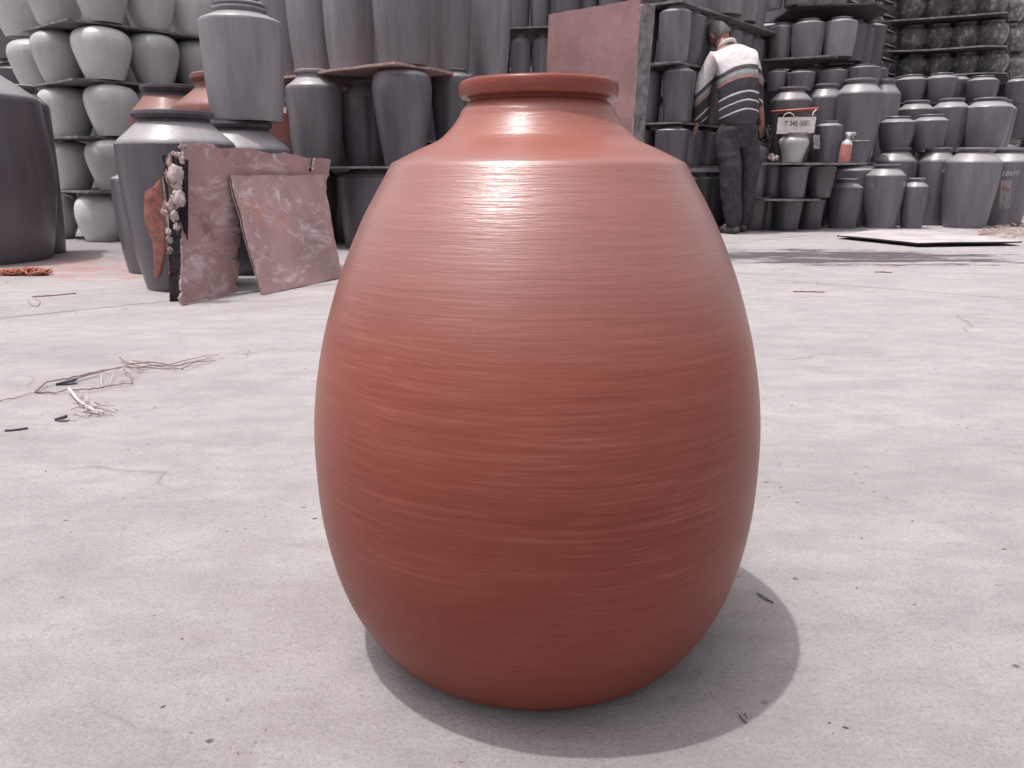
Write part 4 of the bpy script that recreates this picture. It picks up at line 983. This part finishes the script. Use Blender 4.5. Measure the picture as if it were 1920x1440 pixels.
stalk([(135, 717, .006), (190, 705, .010), (232, 698, .014), (300, 698, .010), (345, 697, .006)], .0020, 'twig')
stalk([(240, 690, .010), (290, 687, .012), (330, 693, .010), (368, 684, .008), (404, 680, .006)], .0020, 'twig')
stalk([(245, 694, .004), (300, 692, .012), (340, 698, .008), (370, 686, .014), (400, 677, .010)], .0016, 'twig')
stalk([(250, 686, .014), (300, 691, .006), (350, 684, .012), (380, 675, .010), (410, 669, .006)], .0014, 'twig')
stalk([(225, 678, .012), (236, 686, .010), (262, 692, .008)], .0018, 'twig')
stalk([(233, 700, .010), (245, 712, .012), (249, 722, .004)], .0016, 'twig')
stalk([(233, 700, .012), (214, 708, .010), (206, 722, .004)], .0012, 'twigpale')
stalk([(140, 736, .006), (170, 736, .008), (205, 728, .006), (250, 722, .004)], .0022, 'twig')
stalk([(190, 710, .010), (193, 728, .004)], .0012, 'twigpale')
stalk([(0, 753, .002), (30, 750, .004), (66, 738, .003)], .0014, 'twig')
for s in range(16):
    x0 = random.uniform(130, 180); y0 = random.uniform(762, 782)
    stalk([(x0, y0, random.uniform(.002, .016)), (x0 + random.uniform(8, 30), y0 + random.uniform(-10, 8), random.uniform(.002, .014)), (x0 + random.uniform(30, 55), y0 + random.uniform(-12, 6), .003)], random.uniform(.0008, .0016), random.choice(['twig', 'twigpale']))
for s in range(7):
    x0 = random.uniform(145, 172); y0 = random.uniform(738, 750)
    stalk([(x0, y0, .004), (x0 + random.uniform(-3, 12), y0 + random.uniform(0, 8), .012), (x0 + random.uniform(-6, 20), y0 + random.uniform(4, 14), .004)], .0012, 'twigpale')
# black bits on the bundle
def flake(px, py, w_, mat, label, ang=0.3):
    p = gnd(px, py, .006); bm = bmesh.new()
    pr = [(-1, 0), (-.3, .28), (.7, .42), (1, .1), (.9, -.3), (0, -.25)]
    T = [bm.verts.new((p.x + w_ * (x * math.cos(ang) - y * math.sin(ang)), p.y + w_ * 1.6 * (x * math.sin(ang) + y * math.cos(ang)), .010 + .004 * x)) for x, y in pr]
    B = [bm.verts.new(v.co - Vector((0, 0, .006))) for v in T]
    bm.faces.new(T); bm.faces.new(B[::-1])
    for i in range(6): bm.faces.new((T[i], B[i], B[(i + 1) % 6], T[(i + 1) % 6]))
    tag(obj('dark_flake', bm_mesh('flake', bm, False), M[mat]), label, 'flake')
flake(124, 717, .022, 'darkchip', 'black pottery flake lying among the dry stalks')
flake(114, 785, .014, 'darkchip', 'small black flake at the lower tip of the dry stalks', 0)

# ================================================================== THE MAN
MY = 6.82
def mp(px, py, dy=0.0):
    return at(px, py, MY + dy)
man = tag(empty('person', (mp(1370, 440).x, MY, 0)), 'person seen from behind, stooping, in striped polo shirt with white yoke and dark trousers', 'person')
def skin_mesh(name, joints, edges, mat, levels=2, root=0, parent=None, post=None):
    me = bpy.data.meshes.new(name); me.from_pydata([j[0] for j in joints], edges, [])
    o = bpy.data.objects.new(name, me); C.objects.link(o)
    o.modifiers.new('skin', 'SKIN'); 
    sv = me.skin_vertices[0].data
    for i, j in enumerate(joints):
        r = j[1]; sv[i].radius = (r, r) if not hasattr(r, '__len__') else r; sv[i].use_root = (i == root)
    sm = o.modifiers.new('s', 'SUBSURF'); sm.levels = levels; sm.render_levels = levels
    bpy.context.view_layer.update()
    m2 = bpy.data.meshes.new_from_object(o.evaluated_get(bpy.context.evaluated_depsgraph_get()))
    bpy.data.objects.remove(o); m2.name = name
    if post:
        for v in m2.vertices: v.co = post(v.co.copy())
    m2.materials.clear(); m2.materials.append(mat)
    for p in m2.polygons: p.use_smooth = True
    return child_keep(obj(name, m2), parent)
hipL, hipR = mp(1364, 244, .02), mp(1398, 244, .02)
pel = mp(1381, 236, .0); waist = mp(1382, 200, .03); chest = mp(1378, 145, .10); upch = mp(1372, 108, .20)
nk0 = mp(1356, 84, .28); hd0 = mp(1347, 70, .34)
shL, shR = mp(1330, 112, .20), mp(1410, 112, .20)
elL = mp(1314, 175, .16); wrL = mp(1306, 232, .20)
elR = mp(1420, 172, .30); wrR = mp(1428, 226, .34)
knL, anL = mp(1369, 340, -.02), mp(1374, 425, -.02); anL.z = .085
knR, anR = mp(1403, 330, .10), mp(1391, 415, .18); anR.z = .085
toL = anL + Vector((-.05, .10, -.05)); toR = anR + Vector((-.02, .13, -.05))
J = [(pel, (.13, .10)), (waist, (.125, .10)), (chest, (.15, .11)), (upch, (.13, .09)), (nk0, .066), (hd0, .066),
     (shL, .058), (elL, .042), (wrL, .028), (shR, .058), (elR, .042), (wrR, .028),
     (hipL, .085), (knL, .058), (anL, .038), (toL, .035), (hipR, .085), (knR, .058), (anR, .038), (toR, .035)]
E = [(0, 1), (1, 2), (2, 3), (3, 4), (4, 5), (3, 6), (6, 7), (7, 8), (3, 9), (9, 10), (10, 11), (0, 12), (12, 13), (13, 14), (14, 15), (0, 16), (16, 17), (17, 18), (18, 19)]
# fingers grown out of both palms
def hand(Jl, El, wi, w, down, across):
    palm = w + down * .055; ip = len(Jl); Jl.append((palm, (.030, .016))); El.append((wi, ip))
    for k, (o_, l) in enumerate(((-.026, .060), (-.009, .070), (.009, .066), (.025, .052))):
        a = palm + across * o_ + down * .035; b = a + down * l * .55 + Vector((0, .006, 0)); c_ = a + down * l + Vector((.0, .022, 0))
        i0 = len(Jl); Jl += [(a, .0095), (b, .0085), (c_, .0068)]; El += [(ip, i0), (i0, i0 + 1), (i0 + 1, i0 + 2)]
    a = palm - across * .030 - down * .01; b = a + down * .03 - across * .012; c_ = b + down * .026
    i0 = len(Jl); Jl += [(a, .011), (b, .010), (c_, .008)]; El += [(ip, i0), (i0, i0 + 1), (i0 + 1, i0 + 2)]
dn = Vector((-.1, .05, -1)).normalized()
hand(J, E, 8, wrL, dn, Vector((.5, .8, 0)).normalized()); hand(J, E, 11, wrR, Vector((.2, .3, -.9)).normalized(), Vector((.7, .6, 0)).normalized())
skin_mesh('body', J, E, M['skin'], 2, 0, man)
# head: sculpted ellipsoid with nose, brow, jaw, ears; turned down-left, seen from behind
def head_mesh():
    bm = bmesh.new(); bmesh.ops.create_uvsphere(bm, u_segments=32, v_segments=24, radius=1)
    for v in bm.verts:
        x, y, z = v.co
        k = 1.0
        if z < -.1: k -= .22 * (-z - .1) ** 1.2
        x2 = x * .078 * k; y2 = y * (.098 if y > 0 else .095) * (k if y > 0 else k * 1.0); z2 = z * .118
        if y > .8 and abs(x) < .25 and -.35 < z < .05: y2 += .020 * (1 - abs(x) / .25) * (1 - abs(z + .15) / .2 if abs(z + .15) < .2 else 0)  # nose
        if y > .75 and .1 < abs(x) < .5 and .0 < z < .2: y2 -= .006   # eye sockets
        if y > .7 and abs(x) < .35 and -.62 < z < -.48: y2 += .004     # lips
        v.co = (x2, y2, z2)
    for s in (-1, 1):
        m = bmesh.ops.create_uvsphere(bm, u_segments=12, v_segments=8, radius=1)
        for v in m['verts']:
            v.co = Vector((s * (.080 + .010 * v.co.x), -.002 + .018 * v.co.y - .008 * abs(v.co.z), -.005 + .031 * v.co.z))
    return bm_mesh('head', bm, True, M['skin'])
hc = mp(1348, 66, .34)
rotm = Matrix.Rotation(math.radians(18), 4, 'Z') @ Matrix.Rotation(math.radians(-38), 4, 'X') @ Matrix.Rotation(math.radians(-14), 4, 'Y')
hm = head_mesh(); hm.transform(Matrix.Translation(hc) @ rotm); child_keep(obj('head', hm), man)
bm = bmesh.new(); bmesh.ops.create_uvsphere(bm, u_segments=36, v_segments=28, radius=1)
for v in list(bm.verts):
    x, y, z = v.co
    low = -.42 if y < 0 else (.35 if y > .4 else -.42 + (y / .4) * .77)
    if z < low - .06: bm.verts.remove(v); continue
    n_ = 1.05 + .05 * noise.noise(Vector((x * 5, y * 5, z * 5))) + .03 * noise.noise(Vector((x * 15, y * 15, z * 15)))
    v.co = (x * .080 * n_, y * .099 * n_, z * .121 * n_)
hh = bm_mesh('hair', bm, True, M['hair']); hh.transform(Matrix.Translation(hc) @ rotm); child_keep(obj('hair', hh), man)
# polo shirt
def shirt_mat():
    m, nt, b = mat_new('striped_polo'); geo = N(nt, 'ShaderNodeTexCoord'); s = N(nt, 'ShaderNodeSeparateXYZ'); nt.links.new(geo.outputs['Object'], s.inputs[0])
    xc = mp(1402, 150).x - MX
    dx = math_(nt, 'SUBTRACT', s.outputs[0], xc)
    curve = math_(nt, 'MULTIPLY', math_(nt, 'MULTIPLY', dx, dx), 1.35)
    lf = math_(nt, 'MULTIPLY', math_(nt, 'MINIMUM', dx, 0), -.04)
    arm = ramp(nt, dx, [(0.0, 0.0), (1.0, 0.0)])
    wob = math_(nt, 'MULTIPLY', math_(nt, 'SUBTRACT', tex(nt, geo.outputs['Object'], 7, 2), .5), .02)
    zc = math_(nt, 'ADD', math_(nt, 'ADD', s.outputs[2], math_(nt, 'ADD', curve, lf)), wob)
    zz = lambda py: zat(py, MY)
    z0, z1 = zz(245), zz(60)
    f = math_(nt, 'DIVIDE', math_(nt, 'SUBTRACT', zc, z0), z1 - z0)
    g = lambda py: (zz(py) - z0) / (z1 - z0)
    W_ = (.62, .59, .585); D = (.075, .068, .080); G_ = (.20, .20, .20); P = (.36, .17, .16); K = (.055, .05, .06)
    st = [(0, (.13, .12, .13)), (g(222), D)]
    for y in (205, 188, 171): st += [(g(y + 2.5), D), (g(y + 2.4), W_), (g(y - .5), W_), (g(y - .6), K)]
    st += [(g(146), K), (g(145.9), P), (g(141), P), (g(140.9), G_), (g(132), (.33, .33, .33)), (g(128), D), (g(120), (.09, .085, .095)), (g(119.9), W_), (g(109), W_), (g(108.9), (.45, .40, .39)), (g(107.5), W_)]
    st.sort(key=lambda t: t[0])
    nt.links.new(ramp(nt, f, st), b.inputs['Base Color']); b.inputs['Roughness'].default_value = .9; b.inputs['Specular IOR Level'].default_value = .2
    h = bump(nt, b, tex(nt, mapping(nt, geo.outputs['Object'], (5, 5, 2.5), (0, .6, 0)), 3, 3), .7, .03); return m
MX = 0.0
# the mesh is stored in world-like coordinates (parent inverse), so object coordinates equal metres in the yard
M['polo'] = shirt_mat()
hem = mp(1383, 246, -.0)
JS = [(hem, (.195, .15)), (mp(1385, 200, .02), (.175, .14)), (mp(1385, 155, .05), (.19, .155)), (mp(1380, 118, .13), (.175, .14)), (mp(1364, 88, .22), (.088, .088)),
      (mp(1338, 112, .16), (.098, .098)), (mp(1320, 150, .16), (.078, .078)), (mp(1315, 190, .16), (.074, .074)), (mp(1312, 232, .18), (.070, .070)),
      (mp(1404, 113, .14), (.10, .10)), (mp(1414, 145, .18), (.085, .085)), (mp(1416, 185, .28), (.068, .068)), (mp(1420, 205, .30), (.06, .06))]
ES = [(0, 1), (1, 2), (2, 3), (3, 4), (3, 5), (5, 6), (6, 7), (7, 8), (3, 9), (9, 10), (10, 11), (11, 12)]
skin_mesh('polo_shirt', JS, ES, M['polo'], 2, 0, man)
# collar
bm = bmesh.new(); cpt = mp(1363, 87, .23)
rr_ = []
for i in range(20):
    a = 2 * PI * i / 20; rr_.append(cpt + Matrix.Rotation(math.radians(-40), 3, 'X') @ Matrix.Rotation(math.radians(-20), 3, 'Y') @ Vector((.072 * math.cos(a), .066 * math.sin(a), 0)))
tube(bm, rr_ + [rr_[0]], .017, 8)
M['collar'] = simple('pale_collar', (.60, .57, .565), .9, 30, .05, .2)
child_keep(obj('collar', bm_mesh('collar', bm), M['collar']), man)
# trousers: two wide legs that gather at the ankle
JT = [(mp(1381, 226, .0), (.150, .115)), (mp(1381, 246, .02), (.150, .125)), (mp(1361, 262, .01), (.098, .11)), (knL + Vector((0, 0, .12)), .105), (knL, .096), (knL.lerp(anL, .5), (.088, .088)), (anL + Vector((0, .0, .03)), (.072, .075)), (anL + Vector((0, 0, -.035)), (.066, .07)),
      (mp(1402, 262, .05), (.098, .11)), (knR + Vector((0, 0, .12)), .100), (knR, .088), (knR.lerp(anR, .5), .080), (anR + Vector((0, 0, .02)), .066), (anR + Vector((0, 0, -.03)), .060)]
ET = [(0, 1), (1, 2), (2, 3), (3, 4), (4, 5), (5, 6), (6, 7), (1, 8), (8, 9), (9, 10), (10, 11), (11, 12), (12, 13)]
def wrinkle(c):
    n_ = noise.noise(Vector((c.x * 9, c.y * 9, c.z * 26))) * .010 * (1 if c.z < .35 else .6) + noise.noise(Vector((c.x * 16, c.y * 16, c.z * 5))) * .007
    q = c + Vector((n_, n_ * .6, 0)); q.z = max(q.z, .012); return q
skin_mesh('trousers', JT, ET, M['trouser'], 3, 0, man, wrinkle)
for a_, t_ in ((anL, toL), (anR, toR)):
    bm = bmesh.new(); bmesh.ops.create_uvsphere(bm, u_segments=20, v_segments=14, radius=1)
    cc = (a_ + t_) / 2; cc.z = .040; di = (t_ - a_); di.z = 0; ang = math.atan2(di.y, di.x)
    for v in bm.verts:
        x, y, z = v.co; z = max(z, -.75)
        if z > 0: z *= .85 - .35 * x
        v.co = Vector((cc.x + .135 * x * math.cos(ang) - .05 * y * math.sin(ang), cc.y + .135 * x * math.sin(ang) + .05 * y * math.cos(ang), .036 + .046 * z))
    child_keep(obj('shoe', bm_mesh('shoe', bm), M['shoe']), man)
